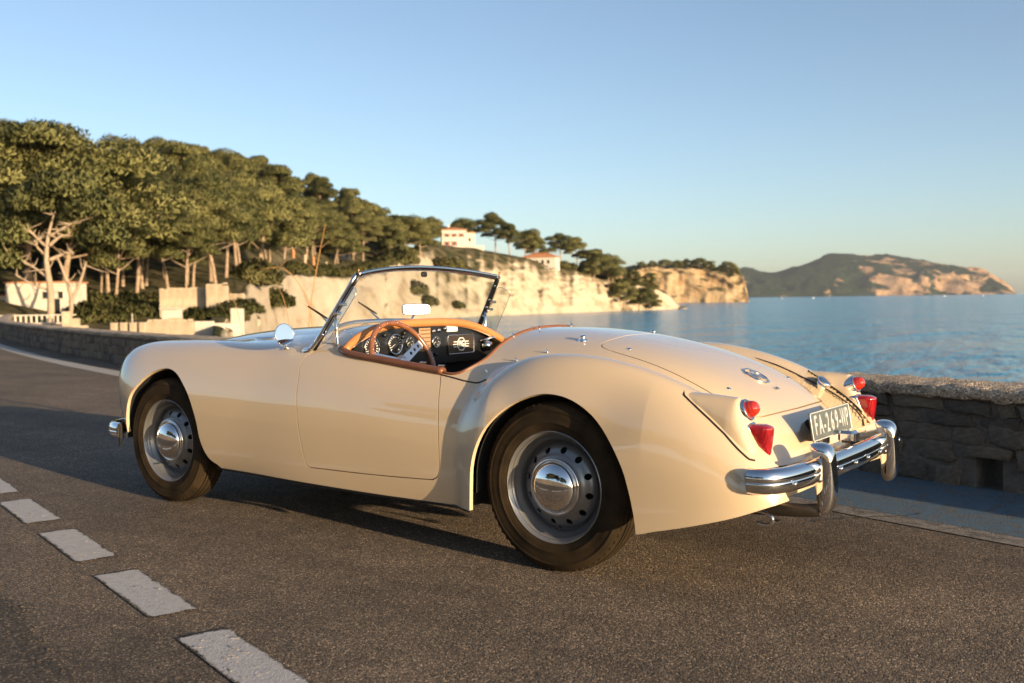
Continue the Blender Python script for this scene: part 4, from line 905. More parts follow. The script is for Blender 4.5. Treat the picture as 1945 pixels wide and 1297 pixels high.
for k in range(14):
    bm = bmesh.new(); bmesh.ops.create_uvsphere(bm, u_segments=14, v_segments=9, radius=1)
    e_ = rn.uniform(.30, .45); ph = rn.uniform(0, 6, 3); am = rn.uniform(.05, .13, 3)
    for v in bm.verts:
        c_ = np.array(v.co); c_ = np.sign(c_)*np.abs(c_)**e_; c_ /= max(np.abs(c_).max(), 1e-6)**.6
        c_[0] += am[0]*math.sin(c_[2]*2.1+ph[0])+am[1]*.6*math.sin(c_[2]*5+ph[1]); c_[2] += am[1]*math.sin(c_[0]*2.3+ph[1])+am[2]*.6*math.sin(c_[0]*5+ph[2]); c_ += rn.normal(0, .028, 3); v.co = Vector(c_*.5)
    me = bpy.data.meshes.new('stone'); bm.to_mesh(me); bm.free()
    me.polygons.foreach_set('use_smooth', np.ones(len(me.polygons), bool)); me.set_sharp_from_angle(angle=R(38)); me.materials.append(stone_a[k % 3]); protos.append(me)
nstone = 0
def lay(x0, x1, hmin, hmax, lmin, lmax, limit):
    global nstone
    z = -.01; 
    while z < HW-.06:
        h = min(rn.uniform(hmin, hmax), HW-.022-z); x = x0+rn.uniform(0, .1)
        while x < x1:
            l = rn.uniform(lmin, lmax); xc = x+l/2; hh = h*rn.uniform(.86, 1.0)
            if not (xc+l/2 > HOLE[0]-.01 and xc-l/2 < HOLE[1]+.01 and z < HOLE[2]-.02) and nstone < limit:
                c_, t_, n_ = wall_frame(xc); pr = rn.uniform(-.006, .018); o = bpy.data.objects.new('stone', protos[rn.integers(14)]); link(o); o.parent = wall
                dp = .12; pos = c_+n_*(pr-dp/2); o.location = Vector((pos[0], pos[1], z+h/2+rn.normal(0, .012)))-Vector(wall_inv)
                o.rotation_euler = (rn.normal(0, .05), rn.normal(0, .07), math.atan2(t_[1], t_[0])+rn.normal(0, .05)); o.scale = ((l-.004)*rn.uniform(.88, 1.06), dp, (hh+.004)*rn.uniform(.86, 1.12)); nstone += 1
            x += l
        z += h
lay(-.35, 3.2, .06, .125, .10, .34, 140); lay(-31, -9.2, .11, .17, .20, .42, 298)
o = bpy.data.objects.new('stone', protos[1]); link(o); o.parent = wall; c_, t_, n_ = wall_frame(1.0); o.location = Vector((*(c_-n_*.045), HOLE[2]+.03))-Vector(wall_inv); o.scale = (.25, .12, .06); o.rotation_euler = (0, .02, math.atan2(t_[1], t_[0]))

# ----------------------------------------------------------------- sea
SEA = -3.2
sea_m = bpy.data.materials.new('sea_water'); sea_m.use_nodes = True; t, b, L = nodes(sea_m)
b.inputs['Base Color'].default_value = (.028, .195, .350, 1); b.inputs['Roughness'].default_value = .12; b.inputs['IOR'].default_value = 1.33; b.inputs['Specular IOR Level'].default_value = .42
tc = t.nodes.new('ShaderNodeTexCoord'); mp = t.nodes.new('ShaderNodeMapping'); mp.inputs['Rotation'].default_value = (0, 0, R(36)); mp.inputs['Scale'].default_value = (1.0, .34, 1); mp.vector_type = 'TEXTURE' if False else 'POINT'
t.links.new(tc.outputs['Object'], mp.inputs['Vector'])
n1 = noise(t, .11, 5, .6, vec=mp.outputs[0]); n2 = noise(t, .9, 4, .6, vec=mp.outputs[0])
ad = t.nodes.new('ShaderNodeMath'); ad.operation = 'MULTIPLY_ADD'; L(n2.outputs[0], ad.inputs[0]); ad.inputs[1].default_value = .22; L(n1.outputs[0], ad.inputs[2]); bump(t, b, ad.outputs[0], .9, 5.0)
sm = MB(); sm.add([(-11000, -1400, SEA), (11000, -1400, SEA), (11000, 12000, SEA), (-11000, 12000, SEA)], [(0, 1, 2, 3)], False); so = sm.build('sea', sea_m); so['kind'] = 'structure'
# ================================================================= coast: hill, cliff, headlands
def vnoise(P, seed=0):
    """smooth value noise on points (n,2), about -1..1"""
    P = np.asarray(P, float); i = np.floor(P).astype(int); f = P-i; f = f*f*(3-2*f)
    def h(a, b): v = np.sin(a*127.1+b*311.7+seed*74.7)*43758.5453; return (v-np.floor(v))*2-1
    return (h(i[:, 0], i[:, 1])*(1-f[:, 0])+h(i[:, 0]+1, i[:, 1])*f[:, 0])*(1-f[:, 1])+(h(i[:, 0], i[:, 1]+1)*(1-f[:, 0])+h(i[:, 0]+1, i[:, 1]+1)*f[:, 0])*f[:, 1]
def fbm(P, oct=4, seed=0):
    s = 0; a = .5
    for k in range(oct): s = s+a*vnoise(np.asarray(P)*2**k+k*17.3, seed+k); a *= .5
    return s
TU = np.array([-900,-300,0,150,300,400,450,490,520,560,650,760,800,840,950,1080,1160,1262,1300.])
Tds = pchip(TU, [20,20,22,24,26,34,62,98,118,140,176,206,222,238,272,305,330,358,372])
Tdt = pchip(TU, [50,50,62,66,72,80,92,112,128,150,188,222,262,288,300,325,340,362,375])
Tzt = pchip(TU, [1,1,.2,-.2,-.2,.6,2.0,3.4,4.6,5.2,5.8,9.8,14.5,16.9,15.0,10.8,7.2,3.0,-3.6])
Td1 = pchip(TU, [150,150,165,180,198,210,216,226,232,242,260,280,290,302,314,340,352,368,382])
Tz1 = pchip(TU, [21,21,21.5,18.8,20.6,22.2,22.6,22.6,22,21.5,20.0,16.2,16.3,17.4,15.6,11.6,8.2,3.6,-4])
def terr(u, d):
    u = np.asarray(u, float); d = np.asarray(d, float); a, b, c = Tds(u), Tdt(u), Td1(u); zt, z1 = Tzt(u), Tz1(u)
    zs = np.where(u < 440, -2.4, -4.0)
    t1 = np.clip((d-a)/(b-a), 0, 1); t2 = np.clip((d-b)/(c-b+1e-6), 0, 1); t3 = np.clip((d-c)/220, 0, 1)
    steep = np.where(u < 400, t1**1.5, 1-(1-t1)**1.6)
    z = np.where(d < b, zs+(zt-zs)*steep, zt+(z1-zt)*(t2*.75+.25*t2*t2*(3-2*t2)))
    return z-t3*t3*26-np.maximum(a-d, 0)*.05
def wpos(u, d, z=None):
    q_ = UD(u, d); return Vector((q_[0], q_[1], float(terr(u, d)) if z is None else z))
nu_, nd_ = 460, 150
us = np.concatenate([np.linspace(-900, 380, 130), np.linspace(384, 1312, nu_-130)]); rows = []
for u in us:
    a, b, c = float(Tds(u)), float(Tdt(u)), float(Td1(u))
    dd = np.concatenate([np.linspace(a-14, a, 5)[:-1], np.linspace(a, b, 70), np.linspace(b, c, 50)[1:], np.linspace(c, c+230, 28)[1:]])
    rows.append(np.column_stack([np.full(len(dd), u), dd]))
nd_ = len(rows[0]); G = np.concatenate(rows); z = terr(G[:, 0], G[:, 1]); XY = CAM[:2]+G[:, 1:]*(FWD+((G[:, :1]-972.5)/1906.7)*RGT)
# erosion: gullies and ledges push the face back and forth, more on the steep part
P2_ = XY/9.0; er = fbm(P2_, 5, 3)*2.6+fbm(XY/2.4, 3, 9)*.7; bed = fbm(np.column_stack([G[:, 0]/60, z/2.2]), 3, 5)*.7
w_ = np.clip((G[:, 1]-Tds(G[:, 0]))/(Tdt(G[:, 0])-Tds(G[:, 0])), 0, 1); w_ = np.where(G[:, 1] > Tdt(G[:, 0]), np.clip(1-(G[:, 1]-Tdt(G[:, 0]))/10, .12, 1), np.minimum(w_*4, 1)); w_ = np.where(G[:, 0] < 430, w_*.25, w_)
gully = -np.abs(fbm(np.column_stack([G[:, 0]/34, G[:, 1]*0+2]), 3, 21))*5.0
XY = XY+((er+bed+gully)*w_)[:, None]*-FWD; z = z+fbm(XY/6, 4, 31)*.5*np.where(w_ > .3, 1, .6)
i_ = (np.arange(len(us)-1)[:, None]*nd_+np.arange(nd_-1)).ravel(); q_ = np.stack([i_, i_+nd_, i_+nd_+1, i_+1], 1)
rock = bpy.data.materials.new('coast_rock'); rock.use_nodes = True; t, b, L = nodes(rock); b.inputs['Roughness'].default_value = .95; b.inputs['Specular IOR Level'].default_value = .1
def rock_nodes(t, b, L, sc=1.0, c_rock=((.30, .215, .135), (.49, .395, .285), (.58, .49, .37)), c_scrub=((.035, .04, .016), (.13, .105, .058)), lo=.50, hi=.78):
    tc = t.nodes.new('ShaderNodeTexCoord'); mp = t.nodes.new('ShaderNodeMapping'); mp.inputs['Scale'].default_value = (.13*sc, .13*sc, .26*sc); L(tc.outputs['Object'], mp.inputs[0])
    n = noise(t, 1.0, 7, .62, vec=mp.outputs[0], dist=.8); r1 = ramp(t, n.outputs[0], [(.28, c_rock[0]), (.46, c_rock[1]), (.72, c_rock[2])])
    n2 = noise(t, .35*sc, 6); r2 = ramp(t, n2.outputs[0], [(.40, c_scrub[0]), (.62, c_scrub[1])])
    ge = t.nodes.new('ShaderNodeNewGeometry'); sx = t.nodes.new('ShaderNodeSeparateXYZ'); L(ge.outputs['Normal'], sx.inputs[0])
    n3 = noise(t, .5*sc, 5); ad = t.nodes.new('ShaderNodeMath'); ad.operation = 'MULTIPLY_ADD'; L(n3.outputs[0], ad.inputs[0]); ad.inputs[1].default_value = .35; L(sx.outputs[2], ad.inputs[2])
    r3 = ramp(t, ad.outputs[0], [(lo+.17, (0, 0, 0)), (hi+.17, (1, 1, 1))]); c = mix(t, r3.outputs[0], r1.outputs[0], r2.outputs[0]); L(c, b.inputs['Base Color'])
    n4 = noise(t, 1.4*sc, 8, .65); bump(t, b, n4.outputs[0], .9, .7/sc)
rock_nodes(t, b, L)
hill = raw('hillside', np.column_stack([XY, z]), q_, rock, None, True); hill['kind'] = 'structure'
# second headland behind the point
def ridge(name, us_, d0, dback, prof, m, amp, seed, nrow=60, face=.25, amp2=0.):
    pf = pchip(*zip(*prof)); rows = []
    for u in us_:
        h = max(float(pf(u)), -4.4)
        for k in range(nrow):
            s_ = k/(nrow-1); d = d0(u)+(dback)*max(0, s_-.35)/.65 + s_*0
            if s_ < .35: f = s_/.35; zz = SEA-1+(h-SEA+1)*(1-(1-f)**1.5); d = d0(u)+f*face*max(h-SEA, 1)
            else: f = (s_-.35)/.65; zz = h+max(h-SEA, 0)*.25*math.sin(f*np.pi*.6)-f*f*2; d = d0(u)+face*max(h-SEA, 1)+f*dback
            rows.append((u, d, zz))
    G = np.array(rows); XY = CAM[:2]+G[:, 1:2]*(FWD+((G[:, :1]-972.5)/1906.7)*RGT); n2 = nrow; n1 = len(us_)
    e = fbm(XY/amp, 5, seed)*amp*.35; e -= np.abs(fbm(np.column_stack([XY[:, 0]/(amp*1.6)+G[:, 2]*.012*0, (XY[:, 1]+G[:, 2]*1.5)/(amp*1.6)]), 4, seed+4))*amp*.9
    XY = XY-e[:, None]*FWD; zz = G[:, 2]+fbm(XY/(amp*.8), 4, seed+8)*amp2*np.clip((G[:, 2]-SEA)/20, 0, 1)
    i_ = (np.arange(n1-1)[:, None]*n2+np.arange(n2-1)).ravel(); q_ = np.stack([i_, i_+n2, i_+n2+1, i_+1], 1)
    o = raw(name, np.column_stack([XY, zz]), q_, m, None, True); o['kind'] = 'structure'; return o
rock2 = bpy.data.materials.new('ochre_cliff'); rock2.use_nodes = True; t, b, L = nodes(rock2); b.inputs['Roughness'].default_value = .95; b.inputs['Specular IOR Level'].default_value = .1
rock_nodes(t, b, L, .45, ((.24, .135, .06), (.37, .25, .135), (.46, .35, .22)))
ridge('headland_cliff', np.linspace(1150, 1424, 130), lambda u: 800, 160, [(1150,21),(1240,25),(1300,25),(1355,23),(1362,22),(1400,18.5),(1413,15),(1419,4),(1424,-4.5)], rock2, 14, 41, 60, .35, 2.5)
# far cape: wooded mountain with bare ochre flanks
capem = bpy.data.materials.new('far_cape'); capem.use_nodes = True; t, b, L = nodes(capem); b.inputs['Roughness'].default_value = 1; b.inputs['Specular IOR Level'].default_value = 0
tc = t.nodes.new('ShaderNodeTexCoord'); n = noise(t, .0052, 7, .6); n2 = noise(t, .02, 6, .65)
ge = t.nodes.new('ShaderNodeNewGeometry'); sx = t.nodes.new('ShaderNodeSeparateXYZ'); L(ge.outputs['Position'], sx.inputs[0])
# more bare rock towards the seaward tip (world x grows to the right of the view there)
mr = t.nodes.new('ShaderNodeMapRange'); mr.inputs[1].default_value = -2100; mr.inputs[2].default_value = -700; mr.inputs[3].default_value = -.09; mr.inputs[4].default_value = .20; L(sx.outputs[0], mr.inputs[0])
a1 = t.nodes.new('ShaderNodeMath'); a1.operation = 'ADD'; L(n.outputs[0], a1.inputs[0]); L(mr.outputs[0], a1.inputs[1])
r3 = ramp(t, a1.outputs[0], [(.56, (0, 0, 0)), (.61, (1, 1, 1))]); rw = ramp(t, n2.outputs[0], [(.3, (.012, .022, .013)), (.7, (.028, .040, .020))]); rr_ = ramp(t, n2.outputs[0], [(.3, (.26, .15, .08)), (.7, (.46, .31, .19))])
c = mix(t, r3.outputs[0], rw.outputs[0], rr_.outputs[0]); L(c, b.inputs['Base Color']); n5 = noise(t, .03, 8, .7); bump(t, b, n5.outputs[0], 1.0, 14)
CD = 5200
ch = lambda y, u: (563-.0131*(u-1262)-y)*CD/1906.7+1
prof = [(u, ch(y, u)) for u, y in ((1380,520),(1416,513),(1450,520),(1476,522),(1510,513),(1545,500),(1580,489),(1605,487),(1640,489),(1680,489),(1720,495),(1760,501),(1800,505),(1840,510),(1870,518),(1895,530),(1915,541),(1928,550),(1934,556))]
ridge('far_cape', np.linspace(1380, 1936, 240), lambda u: CD-120, 700, prof, capem, 150, 77, 70, 2.2, 26)

# ----------------------------------------------------------------- pines
def leaf_mat(name, c1, c2, c3):
    m = bpy.data.materials.new(name); m.use_nodes = True; t, b, L = nodes(m); b.inputs['Roughness'].default_value = .7; b.inputs['Specular IOR Level'].default_value = .15
    n = noise(t, .55, 3); n2 = noise(t, 6, 2); oi = t.nodes.new('ShaderNodeObjectInfo')
    a = t.nodes.new('ShaderNodeMath'); a.operation = 'MULTIPLY_ADD'; L(n2.outputs[0], a.inputs[0]); a.inputs[1].default_value = .28; L(n.outputs[0], a.inputs[2])
    a2 = t.nodes.new('ShaderNodeMath'); a2.operation = 'MULTIPLY_ADD'; L(oi.outputs['Random'], a2.inputs[0]); a2.inputs[1].default_value = .36; L(a.outputs[0], a2.inputs[2])
    r = ramp(t, a2.outputs[0], [(.50, c1), (.76, c2), (1.10 if False else 1.0, c3)]); L(r.outputs[0], b.inputs['Base Color'])
    tl = t.nodes.new('ShaderNodeBsdfTranslucent'); L(r.outputs[0], tl.inputs[0]); mx = t.nodes.new('ShaderNodeMixShader'); mx.inputs[0].default_value = .38; L(b.outputs[0], mx.inputs[1]); L(tl.outputs[0], mx.inputs[2]); L(mx.outputs[0], t.nodes['Material Output'].inputs[0])
    return m
needle = leaf_mat('pine_needles', (.125, .135, .055), (.225, .225, .086), (.34, .32, .125))
bush_m = leaf_mat('bush_leaves', (.08, .09, .03), (.14, .14, .05), (.21, .19, .075))
bark = noisy('pine_bark', (.20, .135, .085), (.40, .29, .20), 3.0, .9, .6, .04, bscale=9)
pale_bark = noisy('pale_bark', (.27, .20, .135), (.42, .32, .225), 2.0, .85, .5, .03, bscale=8)
def tufts(blobs, n, size, seed, mname, m):
    g_ = np.random.default_rng(seed); B = np.array([b_[0] for b_ in blobs]); Rr = np.array([b_[1] for b_ in blobs]); wgt = Rr[:, 0]*Rr[:, 2]; wgt = wgt/wgt.sum()
    k = g_.choice(len(blobs), n, p=wgt); v = g_.normal(size=(n, 3)); v /= np.linalg.norm(v, axis=1, keepdims=True); low = v[:, 2] < -.35; v[low, 2] *= -.6*g_.random(low.sum())
    rad = np.where(g_.random(n) < .75, g_.uniform(.82, 1.06, n), g_.uniform(.35, .85, n)); rad *= 1+.16*np.sin(v[:, 0]*5+k)*np.sin(v[:, 1]*4+k*2)
    P_ = B[k]+v*Rr[k]*rad[:, None]
    a = g_.normal(size=(n, 3)); a[:, 2] += .6*np.sign(a[:, 2]+.3); a += v*.9; a /= np.linalg.norm(a, axis=1, keepdims=True); c = np.cross(a, g_.normal(size=(n, 3))); c /= np.linalg.norm(c, axis=1, keepdims=True)
    s_ = size*g_.uniform(.55, 1.25, n)[:, None]
    V_ = np.stack([P_-a*s_*.5-c*s_*.09, P_-a*s_*.5+c*s_*.09, P_+a*s_*.42+c*s_*.19, P_+a*s_*.62, P_+a*s_*.42-c*s_*.19], 1)
    nn = v*1.0+g_.normal(size=(n, 3))*.22+[0, 0, .12]; nn /= np.linalg.norm(nn, axis=1, keepdims=True)
    Vf = V_.reshape(-1, 3); Nf = np.repeat(nn, 5, axis=0); F_ = np.arange(n*5).reshape(n, 5)
    me = bpy.data.meshes.new(mname); me.vertices.add(len(Vf)); me.vertices.foreach_set('co', Vf.astype(np.float32).ravel()); me.loops.add(F_.size); me.loops.foreach_set('vertex_index', F_.astype(np.int32).ravel()); me.polygons.add(n); me.polygons.foreach_set('loop_start', np.arange(0, n*5, 5, dtype=np.int32)); me.polygons.foreach_set('use_smooth', np.ones(n, bool)); me.update(calc_edges=True); me.normals_split_custom_set_from_vertices(Nf.tolist()); me.materials.append(m); return me
def limb_mesh(segs, name, m, n=7):
    mb = MB()
    for P_, r in segs: mb.tube(catmull(P_, 4), np.interp(np.linspace(0, 1, len(catmull(P_, 4))), np.linspace(0, 1, len(r)), r), n)
    me = bpy.data.meshes.new(name); me.from_pydata(np.concatenate(mb.V).tolist(), [], mb.F); me.polygons.foreach_set('use_smooth', np.ones(len(me.polygons), bool)); me.materials.append(m); return me
def pine_proto(seed, h, w, bare, lean, nb, n):
    g_ = np.random.default_rng(seed); lx, ly = lean; segs = []; blobs = []
    tp = lambda f: np.array([lx*f**1.3*h+.25*math.sin(f*5+seed), ly*f**1.3*h+.2*math.sin(f*4+seed*2), f*h])
    segs.append(([tp(0)-[0, 0, .6], tp(.2), tp(.4), tp(.6), tp(.82)], [.022*h, .017*h, .015*h, .012*h, .004*h]))
    for k in range(nb):
        a_ = k*2.4+seed; f = bare+(1-bare)*(k+.5)/nb; rr = w*.5*math.sqrt(max(1-((f-bare)/(1-bare)-.30)**2/.75, .12))*g_.uniform(.55, .95)
        rr *= .25 if k == nb-1 else 1
        c_ = tp(min(f, .8))*[1, 1, 0]+[rr*math.cos(a_), rr*math.sin(a_), f*h+g_.uniform(-.3, .3)]; rb = w*g_.uniform(.19, .28); blobs.append((c_, (rb, rb, rb*g_.uniform(.55, .75))))
        st = tp(max(f-.16, bare*.85)); segs.append(([st, st*.55+c_*.45+[0, 0, -.25], c_-[0, 0, rb*.25]], [.008*h, .006*h, .002*h]))
    blobs.append((tp(.8)*[1, 1, 0]+[0, 0, h*.90], (w*.26, w*.26, w*.17)))
    return limb_mesh(segs, 'trunk', bark), tufts(blobs, n, .215, seed, 'crown', needle)
PINES = [pine_proto(11, 10, 7.6, .40, (.10, .05), 13, 45700), pine_proto(12, 11, 7.0, .45, (-.12, .06), 12, 42184), pine_proto(13, 9, 8.2, .38, (.05, -.10), 14, 45700), pine_proto(14, 12, 7.4, .50, (.16, .0), 12, 42184),
         pine_proto(15, 8, 6.6, .30, (-.05, .08), 12, 38669), pine_proto(16, 10, 6.2, .42, (.0, .14), 11, 36559), pine_proto(17, 9.5, 9.0, .55, (.08, .08), 14, 45700)]
PH = [10, 11, 9, 12, 8, 10, 9.5]
def tree(u, d, h, k, rz, label, group=None, wx=1.0, z=None, name='pine_tree', xy=None):
    loc = wpos(u, d, z) if xy is None else Vector(xy); o = empty(name, loc-Vector((0, 0, .2)), rz); s_ = h/PH[k]; o.scale = (s_*wx, s_*wx, s_)
    for me, nm in zip(PINES[k], ('trunk', 'crown')): c_ = bpy.data.objects.new(nm, me); link(c_); c_.parent = o
    tag(o, label, 'tree', group); return o
tr_ = np.random.default_rng(5); placed = []; cand = []
for _ in range(9000):
    u = tr_.uniform(-330, 835); b_, c_ = float(Tdt(u)), float(Td1(u)); f = tr_.random()**.85; d = b_+7+(c_+4-b_-7)*f; q_ = UD(u, d)
    if u > 560 and f < .10: continue
    if u < 175 and d < 86: continue
    mind = 5.6 if d < 120 else 7.0
    if all((q_[0]-p_[0])**2+(q_[1]-p_[1])**2 > mind**2 for p_ in placed): placed.append(q_); cand.append((u, d, f))
    if len(placed) >= 235: break
ORD = lambda n: '%d%s' % (n, 'th' if 10 <= n % 100 <= 20 else {1: 'st', 2: 'nd', 3: 'rd'}.get(n % 10, 'th'))
bands = {0: [], 1: [], 2: [], 3: []}
for c in cand: bands[0 if c[2] < .22 else 1 if c[2] < .5 else 2 if c[2] < .84 else 3].append(c)
bn_ = ('lower edge of the wooded hill', 'lower slope of the wooded hill', 'upper slope of the wooded hill', 'skyline of the wooded hill')
for bi, lst in bands.items():
    for n_i, (u, d, f) in enumerate(sorted(lst)):
        k = int(tr_.integers(7)); h = tr_.choice([6.4, 7.6, 8.6, 9.6, 11.0], p=[.15, .25, .25, .2, .15])*tr_.uniform(.94, 1.06)*(.92 if f < .3 else 1)*(.8 if u > 690 else 1)
        tree(u, d, h, k, tr_.uniform(0, 6.28), 'olive green pine on the %s, %s from the left' % (bn_[bi], ORD(n_i+1)), 'pines of the wooded hillside', wx=tr_.uniform(.85, 1.2))
# front row whose bare trunks show at the foot of the wood
for n_i, (u, d, h, k, wx) in enumerate(((205,84,9.6,0,.9),(232,90,9.2,3,.9),(258,86,8.8,5,1),(283,92,9.5,1,1),(318,90,8.2,0,1),(352,95,9.4,3,1.05),(372,92,8.4,6,.9),(405,98,9.6,1,1.1),(428,102,9.4,3,1.05),(452,112,9.6,0,1.1),(505,140,8.8,5,1.1),(545,160,8,4,1.2),(600,190,8.5,2,1.2),(640,200,8.2,4,1.2),(690,218,10,3,1.1),(735,232,9,6,1.15),(770,240,8.5,2,1.25),(800,252,8.5,4,1.3))):
    tree(u, d, h, k, tr_.uniform(0, 6.28), 'bare-trunked pine in the front row above the shore, %s from the left' % ORD(n_i+1), 'front row of pines above the shore', wx)
for (u, d, h, k, wx, lb) in ((-20,70,11,2,1.25,'broad dark green pine behind the white house, leftmost in the picture'),(60,74,11.5,0,1.35,'big spreading pine whose crown rises behind the pale bare trunk'),(130,76,10.6,2,1.3,'big rounded pine just right of the pale bare trunk'),(165,84,9.6,6,1.2,'rounded pine between the pale bare trunk and the front row of pines'),(-110,72,11,3,1.3,'tall pine at the left end of the shore terrace')):
    tree(u, d, h, k, tr_.uniform(0, 6.28), lb, None, wx)
# clifftop pines, one by one
cl = [(822,300,8.2,0,1.05,'small pine left of the upper villa'),(878,312,8.6,6,1.0,'round pine rising behind the upper villa'),(943,312,11.2,0,1.15,'tallest pine on the clifftop, right of the upper villa'),(972,310,9.6,5,1.15,'dense pine just right of the tallest clifftop pine'),(1000,318,8.2,2,1.05,'low pine behind the roof of the lower villa'),(1022,322,8.0,4,1.0,'small pine at the far side of the lower villa'),(1066,328,10.4,3,1.15,'umbrella pine with forked bare trunk right of the lower villa'),(1098,330,10.4,1,1.2,'umbrella pine with twisted bare trunk on the cliff edge'),(1130,332,9.0,4,1.35,'dense pine right of the two umbrella pines'),(1156,336,9.4,2,1.35,'broad pine at the middle of the clifftop grove'),(1185,338,8.2,4,1.3,'rounded pine on the falling end of the cliff'),(1215,344,8.0,2,1.2,'low dark pine near the end of the cliff'),(1240,350,7.0,4,1.2,'last low pine at the end of the near cliff'),(1120,328,6.0,4,1.2,'low bushy pine clinging under the clifftop grove'),(1165,339,5.6,2,1.3,'low bushy pine on the cliff slope under the grove'),(1205,350,5.2,4,1.3,'lowest bushy pine on the cliff slope near the point'),(1232,356,5.0,4,1.2,'bushy pine hanging over the end of the cliff')]
for u, d, h, k, wx, lb in cl: tree(u, d, h, k, tr_.uniform(0, 6.28), lb, None, wx)
for j, (u, y, w) in enumerate(((1262,492,12),(1285,494,11),(1308,491,12),(1330,490,14),(1345,494,13),(1385,497,14),(1398,503,10),(1240,494,12),(1222,496,12),(1368,505,8))):
    z0 = float(np.interp(u, [1150,1240,1300,1355,1400,1413],[21,25,25,23,18.5,15])); h = (563-.0131*(u-1262)-y)*815/1906.7+1-z0
    lab = ['pine on the ochre headland, %s' % s for s in ('just right of the gap','low and wide','nearest its middle','broad-crowned, left of the notch','joined to the broad crown','rounded, right of the notch','rightmost above the sea','half hidden by the near cliff','furthest left, behind the near cliff','smallest, by the notch')][j]
    tree(u, 815, max(h+2, 7), (6, 2, 0, 6, 4, 2, 4, 1, 0, 4)[j], j*1.3, lab, None, w/9.0*(8.5/max(h+2, 7)), z=z0-2.0)
# the pale bare-limbed pine by the house
g5 = np.random.default_rng(8); o = empty('pale_pine', wpos(96, 63)); P0 = lambda *a: [np.array(q) for q in a]
sg_ = [(P0((0,0,-.5),(.1,0,2.0),(-.15,.1,4.0),(.0,.1,5.6),(.5,.1,7.2)),[.25,.21,.16,.11,.03]),
       (P0((-.1,.1,3.0),(-.9,.2,3.6),(-1.9,.2,4.2),(-2.6,.1,4.3)),[.09,.07,.045,.02]),(P0((.0,.1,2.2),(-1.2,.0,2.7),(-2.2,.1,3.3)),[.08,.06,.02]),(P0((0,.1,4.1),(.9,.2,4.5),(1.6,.1,4.6)),[.13,.09,.03]),
       (P0((.05,.1,5.0),(.8,.1,5.6),(1.5,.2,5.6)),[.12,.08,.03]),(P0((.1,.1,5.6),(1.0,.0,6.1),(1.7,.1,6.5)),[.11,.07,.03]),(P0((-.1,.1,4.9),(-.8,.1,5.6),(-1.3,.1,6.2)),[.10,.07,.03]),(P0((-.1,.1,4.3),(-.7,.2,4.9),(-.9,.1,5.4)),[.10,.06,.03]),
       (P0((1.0,.2,-.5),(1.3,.2,1.6),(.9,.2,3.2),(.5,.1,4.4)),[.16,.13,.09,.04]),(P0((1.2,.2,1.4),(1.9,.2,2.8),(2.3,.2,4.0)),[.12,.09,.04])]
for P_, r in list(sg_):
    C_ = catmull(P_, 4)
    for f_ in (.45, .65, .82, .97):
        q_ = C_[int(f_*(len(C_)-1))]
        for _ in range(2):
            d_ = g5.normal(0, .55, 3)*[1, .6, .5]+[0, 0, .35]; L1 = g5.uniform(.5, 1.2); sg_.append(([q_, q_+d_*L1*.5+[0, 0, -.05], q_+d_*L1+g5.normal(0, .15, 3)], [.045, .03, .012]))
rotm = Matrix(((RGT[0], FWD[0], 0), (RGT[1], FWD[1], 0), (0, 0, 1)))
me = limb_mesh([([np.array(rotm@Vector(q)) for q in P_], r) for P_, r in sg_], 'trunk', pale_bark, 9); c_ = bpy.data.objects.new('trunk', me); link(c_); c_.parent = o
bl = [(np.array(rotm@Vector(q)), r) for q, r in (((-2.6,.2,5.6),(1.7,1.5,1.2)),((-1.2,.6,7.6),(2.0,1.8,1.2)),((.8,.6,8.4),(2.2,2.0,1.2)),((2.6,.4,7.2),(1.8,1.6,1.2)),((3.2,.6,5.4),(1.6,1.5,1.2)),((-3.0,.6,4.0),(1.3,1.2,.9)))]
c_ = bpy.data.objects.new('crown', tufts(bl, 22000, .29, 77, 'crown', needle)); link(c_); c_.parent = o; tag(o, 'pine with a pale bare many-limbed trunk in front of the white house', 'tree')
# pines across the road, behind the photographer, mirrored in the hubcaps
for x, y, h, k, lb in ((-9,-21,9,6,'first pine across the road, seen in the hubcaps'),(-3,-24,10,3,'second pine across the road, seen in the hubcaps'),(4,-22,9,0,'third pine across the road, seen in the hubcaps'),(-16,-23,10,1,'fourth pine across the road, seen in the hubcaps'),(10,-25,10,3,'fifth pine across the road, seen in the hubcaps')): tree(0, 0, h, k, x, lb, None, 1.1, xy=(x, y, 0))
# ----------------------------------------------------------------- bushes
BUSH = [tufts([(np.array((0, 0, .5)), (1.1, 1.1, .8)), (np.array((.8, .2, .4)), (.8, .8, .6)), (np.array((-.7, -.3, .35)), (.8, .7, .55))], 4200, .22, 90+k, 'foliage', bush_m) for k in range(3)]
nbush = {}
def bush(u, d, s_, lb, z=None, sz=1.0, grp=None):
    o = bpy.data.objects.new('bush', BUSH[int(u) % 3]); link(o); p_ = wpos(u, d, z); o.location = p_-Vector((0, 0, .25*s_)); o.scale = (s_, s_, s_*sz); o.rotation_euler = (0, 0, u)
    if grp: nbush[lb] = nbush.get(lb, 0)+1; lb = '%s, %s from the left' % (lb, ORD(nbush[lb]))
    tag(o, lb, 'bush', grp)
for r_, d_, lb in ((0, 69, 'green shrub in the front of the thicket below the pines'), (1, 76, 'green shrub at the back of the thicket below the pines')):
    for u in range(165, 460, 15): bush(u+tr_.uniform(-5, 5), d_+(u-165)*.045+tr_.uniform(-1.5, 1.5), tr_.uniform(.7, 1.35), lb, z=-.2+r_*.9+tr_.uniform(-.2, .3), grp='bushes along the foot of the wood')
